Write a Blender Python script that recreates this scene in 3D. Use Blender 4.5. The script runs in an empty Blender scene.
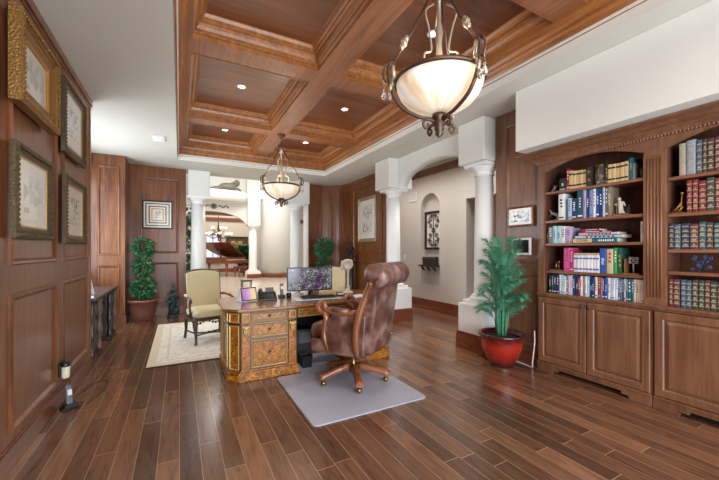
import bpy, bmesh, math, random
from mathutils import Vector, Matrix, noise as mnoise
random.seed(7)
PI = math.pi
C = bpy.context.scene.collection

# ------------------------------------------------------------------ camera
YAW = math.atan(180/336)
cd = bpy.data.cameras.new('camera'); cam = bpy.data.objects.new('camera', cd); C.objects.link(cam)
cam.location = (0, 0, 1.4); cam.rotation_euler = (PI/2, 0, -YAW)
cd.sensor_width = 36; cd.lens = 336/719*36; cd.shift_y = 10/719; cd.clip_start = .02; cd.clip_end = 200
bpy.context.scene.camera = cam

# ------------------------------------------------------------------ world and light
w = bpy.data.worlds.new('world'); bpy.context.scene.world = w; w.use_nodes = True
bg = w.node_tree.nodes['Background']; bg.inputs[0].default_value = (.8, .9, 1, 1); bg.inputs[1].default_value = 2.0

def area(name, loc, rot, sx, sy, power, col=(1, 1, 1), spread=180):
    l = bpy.data.lights.new(name, 'AREA'); l.shape = 'RECTANGLE'; l.size = sx; l.size_y = sy
    l.energy = power; l.color = col; l.spread = math.radians(spread)
    o = bpy.data.objects.new(name, l); o.location = loc; o.rotation_euler = rot; C.objects.link(o); return o

area('daylight_rear_windows', (1.2, -2.4, 1.35), (PI/2+.22, 0, 0), 4.4, 2.3, 185, (.88, .94, 1))
area('daylight_left_window', (-1.62, 6.45, 1.9), (0, -PI/2, 0), 1.9, 2.1, 42, (.86, .93, 1))
area('foyer_overhead_fill', (2.3, 13.0, 5.6), (0, 0, 0), 4.5, 6.5, 330, (1, .97, .93))  # added overhead fill for the bright foyer, below a closed ceiling
area('piano_room_light', (2.8, 20.5, 4.9), (0, 0, 0), 4, 3, 150, (1, .92, .82))
area('hall_light', (4.6, 5.6, 3.38), (0, 0, 0), .5, 3.8, 26, (1, .96, .93), 110)
area('tray_uplight_fill', (1.55, 5.0, 2.75), (PI, 0, 0), 2.6, 4.5, 9, (1, .93, .84))  # added fill aimed up at the coffers, not a cove lamp

sc = bpy.context.scene
sc.view_settings.view_transform = 'Standard'; sc.view_settings.look = 'None'
sc.view_settings.gamma = 1; sc.view_settings.use_curve_mapping = False
sc.view_settings.exposure = 0.56

# ------------------------------------------------------------------ materials
def srgb(r, g, b):
    f = lambda c: (c/255/12.92) if c/255 <= .04045 else ((c/255+.055)/1.055)**2.4
    return (f(r), f(g), f(b), 1)
def newmat(name):
    m = bpy.data.materials.new(name); m.use_nodes = True
    return m, m.node_tree, m.node_tree.nodes['Principled BSDF']
def plain(name, col, rough=.5, metal=0, coat=0, emit=0, spec=.5, noise=0, nscale=20, bump=0, bscale=60, sheen=0):
    m, t, p = newmat(name)
    p.inputs['Base Color'].default_value = col; p.inputs['Roughness'].default_value = rough
    p.inputs['Metallic'].default_value = metal; p.inputs['Coat Weight'].default_value = coat
    p.inputs['Specular IOR Level'].default_value = spec; p.inputs['Sheen Weight'].default_value = sheen
    if emit: p.inputs['Emission Color'].default_value = col; p.inputs['Emission Strength'].default_value = emit
    tc = t.nodes.new('ShaderNodeTexCoord')
    if noise:
        n = t.nodes.new('ShaderNodeTexNoise'); n.inputs['Scale'].default_value = nscale; n.inputs['Detail'].default_value = 4
        mx = t.nodes.new('ShaderNodeMix'); mx.data_type = 'RGBA'
        mx.inputs[6].default_value = tuple(c*(1-noise) for c in col[:3])+(1,); mx.inputs[7].default_value = tuple(min(1, c*(1+noise)) for c in col[:3])+(1,)
        t.links.new(tc.outputs['Object'], n.inputs['Vector']); t.links.new(n.outputs[0], mx.inputs[0]); t.links.new(mx.outputs[2], p.inputs['Base Color'])
    if bump:
        n = t.nodes.new('ShaderNodeTexNoise'); n.inputs['Scale'].default_value = bscale; n.inputs['Detail'].default_value = 3
        b = t.nodes.new('ShaderNodeBump'); b.inputs['Strength'].default_value = bump; b.inputs['Distance'].default_value = .01
        t.links.new(tc.outputs['Object'], n.inputs['Vector']); t.links.new(n.outputs[0], b.inputs['Height']); t.links.new(b.outputs[0], p.inputs['Normal'])
    return m
def ramp(t, stops):
    r = t.nodes.new('ShaderNodeValToRGB'); e = r.color_ramp.elements
    e[0].position, e[0].color = stops[0]; e[1].position, e[1].color = stops[-1]
    for s in stops[1:-1]:
        k = e.new(s[0]); k.color = s[1]
    return r
def wood(name, dark, mid, light, axis='Z', rough=.35, coat=.15, scale=1., spec=.5):
    m, t, p = newmat(name); L = t.links.new
    tc = t.nodes.new('ShaderNodeTexCoord'); mp = t.nodes.new('ShaderNodeMapping')
    s = [9*scale]*3; s['XYZ'.index(axis)] = .7*scale; mp.inputs['Scale'].default_value = s
    L(tc.outputs['Object'], mp.inputs[0])
    n = t.nodes.new('ShaderNodeTexNoise'); n.inputs['Scale'].default_value = 2.2; n.inputs['Detail'].default_value = 6; n.inputs['Roughness'].default_value = .62
    n.inputs['Distortion'].default_value = .8; L(mp.outputs[0], n.inputs['Vector'])
    n2 = t.nodes.new('ShaderNodeTexNoise'); n2.inputs['Scale'].default_value = 1.1*scale; n2.inputs['Detail'].default_value = 3; L(tc.outputs['Object'], n2.inputs['Vector'])
    a = t.nodes.new('ShaderNodeMath'); a.operation = 'MULTIPLY_ADD'; a.inputs[1].default_value = .65; L(n.outputs[0], a.inputs[0])
    b = t.nodes.new('ShaderNodeMath'); b.operation = 'MULTIPLY'; b.inputs[1].default_value = .35; L(n2.outputs[0], b.inputs[0]); L(b.outputs[0], a.inputs[2])
    r = ramp(t, [(.33, dark), (.5, mid), (.68, light)]); L(a.outputs[0], r.inputs[0]); L(r.outputs[0], p.inputs['Base Color'])
    bp = t.nodes.new('ShaderNodeBump'); bp.inputs['Strength'].default_value = .12; bp.inputs['Distance'].default_value = .002
    L(n.outputs[0], bp.inputs['Height']); L(bp.outputs[0], p.inputs['Normal'])
    p.inputs['Roughness'].default_value = rough; p.inputs['Coat Weight'].default_value = coat; p.inputs['Coat Roughness'].default_value = .12
    p.inputs['Specular IOR Level'].default_value = spec
    return m
def floor_mat():
    m, t, p = newmat('plank_floor'); L = t.links.new; N = t.nodes.new
    tc = N('ShaderNodeTexCoord'); sp = N('ShaderNodeSeparateXYZ'); L(tc.outputs['Object'], sp.inputs[0])
    def M(op, a, b=None, c=None):
        q = N('ShaderNodeMath'); q.operation = op
        for i, v in enumerate((a, b, c)):
            if v is None: continue
            if isinstance(v, (int, float)): q.inputs[i].default_value = v
            else: L(v, q.inputs[i])
        return q.outputs[0]
    W = .128; LN = 1.25
    u = M('DIVIDE', sp.outputs[0], W); iu = M('FLOOR', u); fu = M('FRACT', u)
    wn = N('ShaderNodeTexWhiteNoise'); wn.noise_dimensions = '1D'; L(iu, wn.inputs['W'])
    v = M('DIVIDE', M('MULTIPLY_ADD', wn.outputs[0], 7.3, sp.outputs[1]), LN); iv = M('FLOOR', v); fv = M('FRACT', v)
    cb = N('ShaderNodeCombineXYZ'); L(iu, cb.inputs[0]); L(iv, cb.inputs[1])
    w2 = N('ShaderNodeTexWhiteNoise'); w2.noise_dimensions = '2D'; L(cb.outputs[0], w2.inputs['Vector'])
    tone = ramp(t, [(0, srgb(86, 58, 44)), (.3, srgb(104, 71, 54)), (.7, srgb(118, 82, 61)), (1, srgb(144, 102, 74))]); L(w2.outputs[0], tone.inputs[0])
    # grain, shifted per plank
    ad = N('ShaderNodeVectorMath'); ad.operation = 'MULTIPLY_ADD'; L(w2.outputs[1], ad.inputs[0]); ad.inputs[1].default_value = (13, 17, 5)
    mp = N('ShaderNodeMapping'); mp.inputs['Scale'].default_value = (14, 1.6, 1); L(tc.outputs['Object'], mp.inputs[0]); L(mp.outputs[0], ad.inputs[2])
    n = N('ShaderNodeTexNoise'); n.inputs['Scale'].default_value = 1.8; n.inputs['Detail'].default_value = 6; n.inputs['Distortion'].default_value = 1.1; L(ad.outputs[0], n.inputs['Vector'])
    g = ramp(t, [(.3, (.55, .5, .47, 1)), (.5, (1, 1, 1, 1)), (.7, (1.25, 1.22, 1.15, 1))]); L(n.outputs[0], g.inputs[0])
    mul = N('ShaderNodeMix'); mul.data_type = 'RGBA'; mul.blend_type = 'MULTIPLY'; mul.inputs[0].default_value = .85; L(tone.outputs[0], mul.inputs[6]); L(g.outputs[0], mul.inputs[7])
    # seams: pale tan painted as the reflection off bevelled plank edges
    e1 = M('MINIMUM', fu, M('SUBTRACT', 1, fu)); s1 = M('LESS_THAN', e1, .012)
    e2 = M('MINIMUM', fv, M('SUBTRACT', 1, fv)); s2 = M('LESS_THAN', e2, .0016)
    sm = M('MAXIMUM', s1, s2)
    mx = N('ShaderNodeMix'); mx.data_type = 'RGBA'; L(sm, mx.inputs[0]); L(mul.outputs[2], mx.inputs[6]); mx.inputs[7].default_value = srgb(188, 152, 122)
    L(mx.outputs[2], p.inputs['Base Color'])
    bp = N('ShaderNodeBump'); bp.inputs['Strength'].default_value = .22; bp.inputs['Distance'].default_value = .003; L(n.outputs[0], bp.inputs['Height']); L(bp.outputs[0], p.inputs['Normal'])
    p.inputs['Roughness'].default_value = .22; p.inputs['Coat Weight'].default_value = .35; p.inputs['Coat Roughness'].default_value = .16
    return m
def burl(name, dark, mid, light):
    m, t, p = newmat(name); L = t.links.new
    tc = t.nodes.new('ShaderNodeTexCoord')
    n = t.nodes.new('ShaderNodeTexNoise'); n.inputs['Scale'].default_value = 16; n.inputs['Detail'].default_value = 7; n.inputs['Distortion'].default_value = 2.2; L(tc.outputs['Object'], n.inputs['Vector'])
    r = ramp(t, [(.32, dark), (.5, mid), (.66, light)]); L(n.outputs[0], r.inputs[0]); L(r.outputs[0], p.inputs['Base Color'])
    p.inputs['Roughness'].default_value = .36; p.inputs['Coat Weight'].default_value = .12; p.inputs['Coat Roughness'].default_value = .1
    return m

WP = wood('panel_wood', srgb(82, 46, 26), srgb(118, 70, 41), srgb(146, 93, 56), rough=.3, spec=.35, coat=.1)
WPY = wood('panel_wood_long', srgb(84, 50, 36), srgb(120, 74, 52), srgb(143, 94, 68), axis='Y', rough=.33)
WT = wood('panel_trim_wood', srgb(78, 42, 22), srgb(118, 70, 40), srgb(150, 96, 58), rough=.3)
WC = wood('ceiling_wood', srgb(106, 62, 32), srgb(140, 86, 50), srgb(164, 106, 64), axis='Y', rough=.38)
WCP = wood('ceiling_panel_wood', srgb(80, 43, 22), srgb(112, 62, 32), srgb(138, 82, 44), axis='X', rough=.33, scale=.5)
WCT = wood('ceiling_moulding_wood', srgb(108, 62, 28), srgb(148, 92, 46), srgb(180, 120, 66), axis='Y', rough=.35)
WB = wood('bookcase_wood', srgb(96, 62, 42), srgb(124, 84, 59), srgb(148, 104, 76), rough=.36)
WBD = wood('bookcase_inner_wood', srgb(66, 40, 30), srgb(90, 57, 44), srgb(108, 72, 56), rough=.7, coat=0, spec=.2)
WBY = wood('bookcase_shelf_wood', srgb(104, 66, 46), srgb(134, 88, 62), srgb(158, 110, 80), axis='Y', rough=.33)
BASEB = wood('baseboard_wood', srgb(92, 46, 30), srgb(122, 66, 44), srgb(146, 86, 60), axis='Y', rough=.3)
FLOOR = floor_mat()
WHITE = plain('wall_paint', srgb(226, 226, 220), .7, noise=.02, nscale=3, bump=.04, bscale=90)
HALLW = plain('hall_wall_paint', srgb(208, 200, 190), .75, noise=.03, nscale=2)
CEIL = plain('ceiling_paint', srgb(208, 206, 196), .8, noise=.02, nscale=2)
COLM = plain('column_paint', srgb(240, 240, 238), .4)
MARBLE = plain('marble_floor', srgb(214, 196, 180), .18, noise=.1, nscale=1.2, coat=.2)
RELIEF = plain('highlit_carved_relief', srgb(98, 76, 62), .4, bump=.4, bscale=50)  # lighter brown paints highlights onto the dark desk's carving
DARKW = plain('carved_black_wood', srgb(52, 42, 38), .35, bump=.5, bscale=45, coat=.2)
BURL = burl('burl_walnut', srgb(86, 44, 8), srgb(158, 94, 20), srgb(202, 138, 50))
DESKT = wood('desktop_wood', srgb(98, 56, 22), srgb(142, 88, 38), srgb(172, 116, 60), axis='X', rough=.2, coat=.5)
DESKF = wood('desk_frame_wood', srgb(50, 28, 12), srgb(86, 50, 20), srgb(120, 74, 32), rough=.3, coat=.3)
INLAY = plain('gilt_inlay', srgb(206, 172, 112), .35, metal=.3)
BRASS = plain('aged_brass', srgb(150, 120, 76), .3, metal=.9)
IRON = plain('bronze_iron', srgb(98, 74, 62), .4, metal=.6, bump=.2, bscale=80)
SILV = plain('silver_leaf_metal', srgb(178, 166, 146), .35, metal=.6, bump=.3, bscale=70)
GOLD = plain('carved_gilt', srgb(142, 102, 50), .4, metal=.5, noise=.35, nscale=60, bump=.9, bscale=70)
GOLDP = plain('smooth_gilt', srgb(176, 130, 62), .35, metal=.5)
PEWT = plain('carved_antique_pewter', srgb(96, 80, 56), .42, metal=.45, noise=.5, nscale=80, bump=.9, bscale=90)
MATB = plain('picture_mat', srgb(226, 220, 208), .8)
LEATH = None
BLACK = plain('black_plastic', srgb(24, 24, 27), .35)
GREYP = plain('grey_plastic', srgb(96, 98, 104), .4)
WHITEP = plain('white_plastic', srgb(232, 232, 232), .35)
CHROME = plain('chrome', srgb(200, 200, 205), .15, metal=1)
GREEN = plain('ficus_leaf', srgb(46, 104, 62), .4, noise=.4, nscale=8, spec=.5)
PALMG = plain('palm_leaf', srgb(80, 148, 112), .5, noise=.6, nscale=28)
DGREEN = plain('dark_leaf', srgb(30, 78, 48), .5, noise=.4, nscale=8)
BARK = plain('bark', srgb(96, 68, 48), .8, bump=.5)
SOIL = plain('soil', srgb(48, 34, 26), .95, bump=.8, bscale=60)
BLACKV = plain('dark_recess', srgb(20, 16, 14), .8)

def glassy(name, col, rough=.02, tr=.9):
    m, t, p = newmat(name); p.inputs['Base Color'].default_value = col; p.inputs['Transmission Weight'].default_value = tr
    p.inputs['Roughness'].default_value = rough; p.inputs['IOR'].default_value = 1.45; return m
def pane_mat():
    m = bpy.data.materials.new('picture_glass'); m.use_nodes = True; t = m.node_tree; t.nodes.clear()
    o = t.nodes.new('ShaderNodeOutputMaterial'); mx = t.nodes.new('ShaderNodeMixShader'); tr = t.nodes.new('ShaderNodeBsdfTransparent')
    gl = t.nodes.new('ShaderNodeBsdfGlossy'); gl.inputs['Roughness'].default_value = .02
    lw = t.nodes.new('ShaderNodeLayerWeight'); lw.inputs[0].default_value = .5
    fr = t.nodes.new('ShaderNodeMath'); fr.operation = 'POWER'; fr.inputs[1].default_value = 5; t.links.new(lw.outputs['Facing'], fr.inputs[0])
    f2 = t.nodes.new('ShaderNodeMath'); f2.operation = 'MULTIPLY_ADD'; f2.inputs[1].default_value = .35; f2.inputs[2].default_value = .03; t.links.new(fr.outputs[0], f2.inputs[0])
    t.links.new(f2.outputs[0], mx.inputs[0]); t.links.new(tr.outputs[0], mx.inputs[1]); t.links.new(gl.outputs[0], mx.inputs[2]); t.links.new(mx.outputs[0], o.inputs[0])
    return m
PANE = pane_mat(); CRYST = glassy('crystal', (.95, .93, .9, 1), .05)

# ------------------------------------------------------------------ mesh builder
class MB:
    nosmooth = False
    def __init__(s): s.v = []; s.f = []; s.m = []; s.sm = []
    def add(s, vs, fs, mi=0, smooth=False):
        k = len(s.v); s.v += [tuple(v) for v in vs]; s.f += [tuple(i+k for i in f) for f in fs]
        s.m += [mi]*len(fs); s.sm += [smooth]*len(fs); return s
    def box(s, x0, y0, z0, x1, y1, z1, mi=0):
        x0, x1 = sorted((x0, x1)); y0, y1 = sorted((y0, y1)); z0, z1 = sorted((z0, z1))
        return s.add([(x0, y0, z0), (x1, y0, z0), (x1, y1, z0), (x0, y1, z0), (x0, y0, z1), (x1, y0, z1), (x1, y1, z1), (x0, y1, z1)],
                     [(0, 3, 2, 1), (4, 5, 6, 7), (0, 1, 5, 4), (1, 2, 6, 5), (2, 3, 7, 6), (3, 0, 4, 7)], mi)
    def xbox(s, mat, sx, sy, sz, mi=0):   # oriented box centred at mat
        vs = [mat @ Vector((a*sx/2, b*sy/2, c*sz/2)) for c in (-1, 1) for a, b in ((-1, -1), (1, -1), (1, 1), (-1, 1))]
        return s.add(vs, [(0, 3, 2, 1), (4, 5, 6, 7), (0, 1, 5, 4), (1, 2, 6, 5), (2, 3, 7, 6), (3, 0, 4, 7)], mi)
    def prism(s, pts, a, b, axis='z', mi=0, smooth=False):
        n = len(pts)
        def P(p, h): return (p[0], p[1], h) if axis == 'z' else ((h, p[0], p[1]) if axis == 'x' else (p[0], h, p[1]))
        vs = [P(p, a) for p in pts]+[P(p, b) for p in pts]
        s.add(vs, [tuple(range(n))[::-1], tuple(range(n, 2*n))], mi)
        return s.add(vs, [(i, (i+1) % n, n+(i+1) % n, n+i) for i in range(n)], mi, smooth)
    def lathe(s, prof, c=(0, 0, 0), n=24, mi=0, smooth=True, a0=0, a1=2*PI, mat=None):
        full = abs(a1-a0-2*PI) < 1e-6; m = n if full else n+1; vs = []
        for r, z in prof:
            for i in range(m):
                a = a0+(a1-a0)*i/n; p = Vector((r*math.cos(a), r*math.sin(a), z))
                if mat: p = mat @ p
                vs.append((c[0]+p.x, c[1]+p.y, c[2]+p.z))
        fs = []
        for j in range(len(prof)-1):
            for i in range(n):
                i2 = (i+1) % m; fs.append((j*m+i, j*m+i2, (j+1)*m+i2, (j+1)*m+i))
        s.add(vs, fs, mi, smooth)
        if full:
            k = len(prof)-1
            if prof[0][0] > 1e-4: s.add(vs[:m], [tuple(range(m))[::-1]], mi)
            if prof[k][0] > 1e-4: s.add(vs[k*m:], [tuple(range(m))], mi)
        return s
    def tube(s, pts, r, n=8, mi=0, cap=True):
        pts = [Vector(p) for p in pts]; k = len(pts); rs = list(r) if isinstance(r, (list, tuple)) else [r]*k; vs = []; u = None
        if 4 <= k <= 12 and not s.nosmooth:      # round the bends
            P = [pts[0]*2-pts[1]]+pts+[pts[-1]*2-pts[-2]]; q = []; rq = []
            for i in range(k-1):
                a, b, c, d = P[i:i+4]
                for j in range(4):
                    t = j/4; q.append(.5*((2*b)+(c-a)*t+(2*a-5*b+4*c-d)*t*t+(3*b-a-3*c+d)*t**3)); rq.append(rs[i]+(rs[i+1]-rs[i])*t)
            pts = q+[pts[-1]]; rs = rq+[rs[-1]]; k = len(pts)
        for i, p in enumerate(pts):
            t = (pts[min(i+1, k-1)]-pts[max(i-1, 0)]).normalized()
            if u is None: u = t.orthogonal().normalized()
            else:
                u = (u-t*u.dot(t)); u = u.normalized() if u.length > 1e-6 else t.orthogonal().normalized()
            w_ = t.cross(u)
            for j in range(n):
                a = 2*PI*j/n; vs.append(p+(u*math.cos(a)+w_*math.sin(a))*rs[i])
        fs = [(i*n+j, i*n+(j+1) % n, (i+1)*n+(j+1) % n, (i+1)*n+j) for i in range(k-1) for j in range(n)]
        s.add(vs, fs, mi, True)
        if cap: s.add(vs[:n], [tuple(range(n))[::-1]], mi); s.add(vs[-n:], [tuple(range(n))], mi)
        return s
    def ell(s, c, rx, ry, rz, n=12, m=8, mi=0, mat=None):
        vs = []; 
        for j in range(m+1):
            t = PI*j/m
            for i in range(n):
                a = 2*PI*i/n; p = Vector((rx*math.sin(t)*math.cos(a), ry*math.sin(t)*math.sin(a), rz*math.cos(t)))
                if mat: p = mat @ p
                vs.append((c[0]+p.x, c[1]+p.y, c[2]+p.z))
        return s.add(vs, [(j*n+i, (j+1)*n+i, (j+1)*n+(i+1) % n, j*n+(i+1) % n) for j in range(m) for i in range(n)], mi, True)
    def loft(s, secs, mi=0, smooth=True, cap=True):
        n = len(secs[0]); vs = [v for q in secs for v in q]
        s.add(vs, [(i*n+j, i*n+(j+1) % n, (i+1)*n+(j+1) % n, (i+1)*n+j) for i in range(len(secs)-1) for j in range(n)], mi, smooth)
        if cap: s.add(secs[0], [tuple(range(n))[::-1]], mi); s.add(secs[-1], [tuple(range(n))], mi)
        return s
    def rframe(s, w_, h_, prof, mi=0, y0=0, smooth=False):
        """mitred rectangular frame in the XZ plane, facing -Y; prof = [(inset, depth)...], closed at the back"""
        vs = []
        for o, d in prof:
            a, b = w_/2-o, h_/2-o
            vs += [(-a, y0-d, -b), (a, y0-d, -b), (a, y0-d, b), (-a, y0-d, b)]
        k = len(prof)
        return s.add(vs, [(j*4+i, j*4+(i+1) % 4, ((j+1) % k)*4+(i+1) % 4, ((j+1) % k)*4+i) for j in range(k) for i in range(4)], mi, smooth)
    def build(s, name, mats, parent=None, loc=None, rotz=0, bevel=0, seg=2, subsurf=0, smooth=None):
        me = bpy.data.meshes.new(name); me.from_pydata(s.v, [], s.f)
        if not isinstance(mats, (list, tuple)): mats = [mats]
        for m in mats: me.materials.append(m)
        me.polygons.foreach_set('material_index', s.m); me.polygons.foreach_set('use_smooth', s.sm)
        bm = bmesh.new(); bm.from_mesh(me); bmesh.ops.remove_doubles(bm, verts=bm.verts, dist=1e-5)
        bmesh.ops.recalc_face_normals(bm, faces=bm.faces); bm.to_mesh(me); bm.free(); me.update()
        if smooth is not None: me.polygons.foreach_set('use_smooth', [smooth]*len(me.polygons))
        o = bpy.data.objects.new(name, me); C.objects.link(o)
        if parent: o.parent = parent
        if loc: o.location = loc
        if rotz: o.rotation_euler = (0, 0, rotz)
        if bevel:
            b = o.modifiers.new('bevel', 'BEVEL'); b.width = bevel; b.segments = seg; b.limit_method = 'ANGLE'; b.angle_limit = math.radians(35)
        if subsurf:
            b = o.modifiers.new('subsurf', 'SUBSURF'); b.levels = subsurf; b.render_levels = subsurf
        return o
def thing(name, label, cat, loc=(0, 0, 0), rotz=0, group=None):
    o = bpy.data.objects.new(name, None); C.objects.link(o); o.location = loc; o.rotation_euler = (0, 0, rotz); o.empty_display_size = .1
    return tag(o, label, cat, group)
def tag(o, label, cat, group=None):
    o['label'] = label; o['category'] = cat; o['kind'] = 'thing'
    if group: o['group'] = group
    return o
def struct(name, mb, mats, **k):
    o = mb.build(name, mats, **k)
    if not k.get('parent'): o['kind'] = 'structure'
    return o
def dup(root, loc, rotz, label, group=None):
    r = root.copy(); C.objects.link(r); r.location = loc; r.rotation_euler = (0, 0, rotz); r['label'] = label
    if group: r['group'] = group
    for ch in list(root.children):
        c = ch.copy(); C.objects.link(c); c.parent = r
        for g in list(ch.children):
            d = g.copy(); C.objects.link(d); d.parent = c
    return r
def TR(x, y, z, rx=0, ry=0, rz=0):
    return Matrix.Translation((x, y, z)) @ Matrix.Rotation(rz, 4, 'Z') @ Matrix.Rotation(ry, 4, 'Y') @ Matrix.Rotation(rx, 4, 'X')

# ================================================================== STRUCTURE
ZC = 3.2
struct('floor', MB().box(-1.75, -3, -.1, 5.3, 8.55, 0), FLOOR)
struct('floor_foyer', MB().box(-3, 8.55, -.1, 9, 26, 0), MARBLE)

# ---- left wall with raised panels (face x = -.96)
def panelled(u0, u1, z0, z1, panels, to3, thick=.02):
    """panel mouldings on a wall: to3(u, z, depth) -> xyz; frames stand proud of the face"""
    mb = MB()
    for (a0, b0, a1, b1) in panels:
        prof = [(0, 0), (.0, .01), (.01, .02), (.024, .017), (.036, .006), (.045, -.002)]
        n = 4; vs = []
        for o, d in prof:
            for (u, z) in ((a0+o, b0+o), (a1-o, b0+o), (a1-o, b1-o), (a0+o, b1-o)): vs.append(to3(u, z, d))
        mb.add(vs, [(j*4+i, j*4+(i+1) % 4, (j+1)*4+(i+1) % 4, (j+1)*4+i) for j in range(len(prof)-1) for i in range(4)])
    return mb
XL = -.96
struct('wall_left', MB().box(XL-.25, -3, 0, XL, 5.13, ZC), WP)
tl = lambda u, z, d: (XL+d, u, z)
ps = [(u0, z0, u1, z1) for u0, u1 in ((-.4, .55), (.75, 1.7), (1.88, 2.76), (2.94, 3.85), (4.04, 4.96)) for z0, z1 in ((.22, 1.11), (1.3, 3.08))]
struct('trim_1', panelled(0, 0, 0, 0, ps, tl), WT)
struct('baseboard_left', MB().box(XL, -3, 0, XL+.018, 5.14, .14).box(XL, -3, .14, XL+.01, 5.14, .155), WPY, bevel=.004)
struct('trim_2', MB().box(XL, -3, ZC-.07, XL+.03, 5.14, ZC).box(XL, -3, ZC-.1, XL+.015, 5.14, ZC-.07).box(XL-.02, 5.1, 0, XL+.012, 5.145, ZC), WT, bevel=.004)
# recess with the side window
mb = MB(); X0 = -1.7
mb.box(X0-.12, 5.0, 0, X0, 7.9, .95).box(X0-.12, 5.0, 2.9, X0, 7.9, ZC).box(X0-.12, 5.0, .95, X0, 5.45, 2.9).box(X0-.12, 7.5, .95, X0, 7.9, 2.9)
mb.box(X0, 5.0, 0, XL-.25, 5.13, ZC)
struct('wall_recess', mb, WP)
mb = MB()
for y in (5.45, 6.12, 6.82, 7.46): mb.box(X0-.08, y, .95, X0-.03, y+.04, 2.9)
for z in (.95, 1.9, 2.86): mb.box(X0-.08, 5.45, z, X0-.03, 7.5, z+.04)
struct('window_1', mb, COLM)
struct('window_1_pane', MB().box(X0-.06, 5.45, .95, X0-.055, 7.5, 2.9), PANE)
# angled return + back-left wall
struct('wall_back_return', MB().box(X0-.12, 7.8, 0, -.92, 7.92, ZC).box(-1.04, 7.921, 0, -.92, 8.449, ZC), WT)
struct('trim_3', panelled(0, 0, 0, 0, [(-1.34, .22, -1.0, 1.11), (-1.34, 1.3, -1.0, 2.98)], lambda u, z, d: (u, 7.8-d, z)), WT)
struct('wall_back', MB().box(-1.04, 8.45, 0, .13, 8.57, ZC), WP)
struct('trim_4', panelled(0, 0, 0, 0, [(-.72, .22, -.02, 1.13), (-.72, 1.33, -.02, 2.95)], lambda u, z, d: (u, 8.45-d, z)), WT)
struct('baseboard_back', MB().box(-.92, 8.43, 0, .13, 8.45, .15).box(X0, 7.78, 0, -.9, 7.8, .15).box(-.92, 7.78, 0, -.9, 8.43, .15), WPY, bevel=.003)
# curved wooden wall between the far column and the arcade
pth = [(3.05, 8.78)]
for i in range(13):
    a = PI/2-PI/2*i/12; pth.append((3.45+.6*math.cos(a), 8.18+.6*math.sin(a)))
pth.append((4.05, 6.3))
def sweepwall(path, z0, z1, th, side=1):
    mb = MB(); n = len(path); L_ = []
    for i, p in enumerate(path):
        a = Vector(path[max(i-1, 0)]); b = Vector(path[min(i+1, n-1)]); t = (b-a).normalized(); nr = Vector((t.y, -t.x))*side
        L_.append((Vector(p), Vector(p)+nr*th))
    vs = []
    for p, q in L_: vs += [(p.x, p.y, z0), (q.x, q.y, z0), (q.x, q.y, z1), (p.x, p.y, z1)]
    mb.loft([vs[i*4:i*4+4] for i in range(n)], smooth=False); return mb
struct('wall_curved', sweepwall(pth, 0, ZC, .12, -1), WP)
struct('baseboard_curved', sweepwall(pth, 0, .16, .02), BASEB)
struct('trim_5', sweepwall(pth, ZC-.09, ZC, .025), WT)
mb = MB()
for i in (1, 4, 9, 13):
    p = Vector(pth[i]); q = Vector(pth[i-1]); r_ = Vector(pth[min(i+1, 14)]); t = (r_-q).normalized(); nr = Vector((t.y, -t.x))
    ang = math.atan2(t.y, t.x)
    for off in (-.05, .05): mb.xbox(TR(p.x+nr.x*.008+t.x*off, p.y+nr.y*.008+t.y*off, 2.1, rz=ang), .016, .02, 1.8).xbox(TR(p.x+nr.x*.008+t.x*off, p.y+nr.y*.008+t.y*off, .66, rz=ang), .016, .02, .86)
mb.add([], [])
struct('trim_6', mb, WT)
struct('trim_7', panelled(0, 0, 0, 0, [(6.45, .22, 7.9, 1.11), (6.45, 1.3, 7.9, 2.98)], lambda u, z, d: (4.05-d, u, z)), WT)

# ---- wall piece beside the bookcase (panel wall), face x = 3.79
XP = 3.79
struct('wall_right', MB().box(XP, 2.505, 0, 4.13, 3.15, ZC), WB)
struct('wall_right_rear', MB().box(4.06, -3, 0, 4.18, 2.5, ZC), WB)
struct('trim_8', panelled(0, 0, 0, 0, [(2.46, .22, 2.98, 1.11), (2.46, 1.24, 2.98, 3.02)], lambda u, z, d: (XP-d, u, z)), WB)
struct('baseboard_right', MB().box(XP-.02, 2.5, 0, XP, 3.15, .16), BASEB, bevel=.003)

# ---- arcade
def arch_wall(y0, y1, x0, x1, zs, za, ztop, n=20):
    yc, hw = (y0+y1)/2, (y1-y0)/2; pts = [(y1, ztop), (y0, ztop), (y0, zs)]
    for i in range(1, n): a = PI-PI*i/n; pts.append((yc+hw*math.cos(a), zs+(za-zs)*math.sin(a)**.9))
    pts.append((y1, zs)); return pts
pts = arch_wall(3.64, 5.47, 3.8, 4.02, 2.6, 2.97, ZC)
mb = MB(); n = len(pts)
vs = [(3.8, p[0], p[1]) for p in pts]+[(4.02, p[0], p[1]) for p in pts]
# faces as strips so the concave outline fills cleanly
arc = pts[2:]; fs = []
base = len(arc)
for x in (3.8, 4.02):
    q = [(x, p[0], p[1]) for p in arc]+[(x, p[0], ZC) for p in arc]
    mb.add(q, [(i, i+1, base+i+1, base+i) for i in range(base-1)])
mb.add([(3.8, p[0], p[1]) for p in arc]+[(4.02, p[0], p[1]) for p in arc], [(i, i+1, base+i+1, base+i) for i in range(base-1)], smooth=True)
struct('wall_arcade', mb, WHITE)
for (y0, y1) in ((3.17, 3.64), (5.47, 6.0)):
    struct('wall_arcade_pier', MB().box(3.58, y0, 2.62, 4.13, y1, ZC), WHITE, bevel=.012)
    struct('wall_arcade_pedestal', MB().box(3.58, y0, 0, 4.13, y1, .64), COLM, bevel=.01)
    struct('baseboard_pedestal', MB().box(3.555, y0-.01, 0, 4.15, y1+.025, .2).box(3.565, y0-.01, .2, 4.14, y1+.015, .235), BASEB, bevel=.004)
struct('wall_arcade_end', MB().box(4.05, 6.0, 0, 4.13, 6.32, ZC), WHITE)

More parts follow.
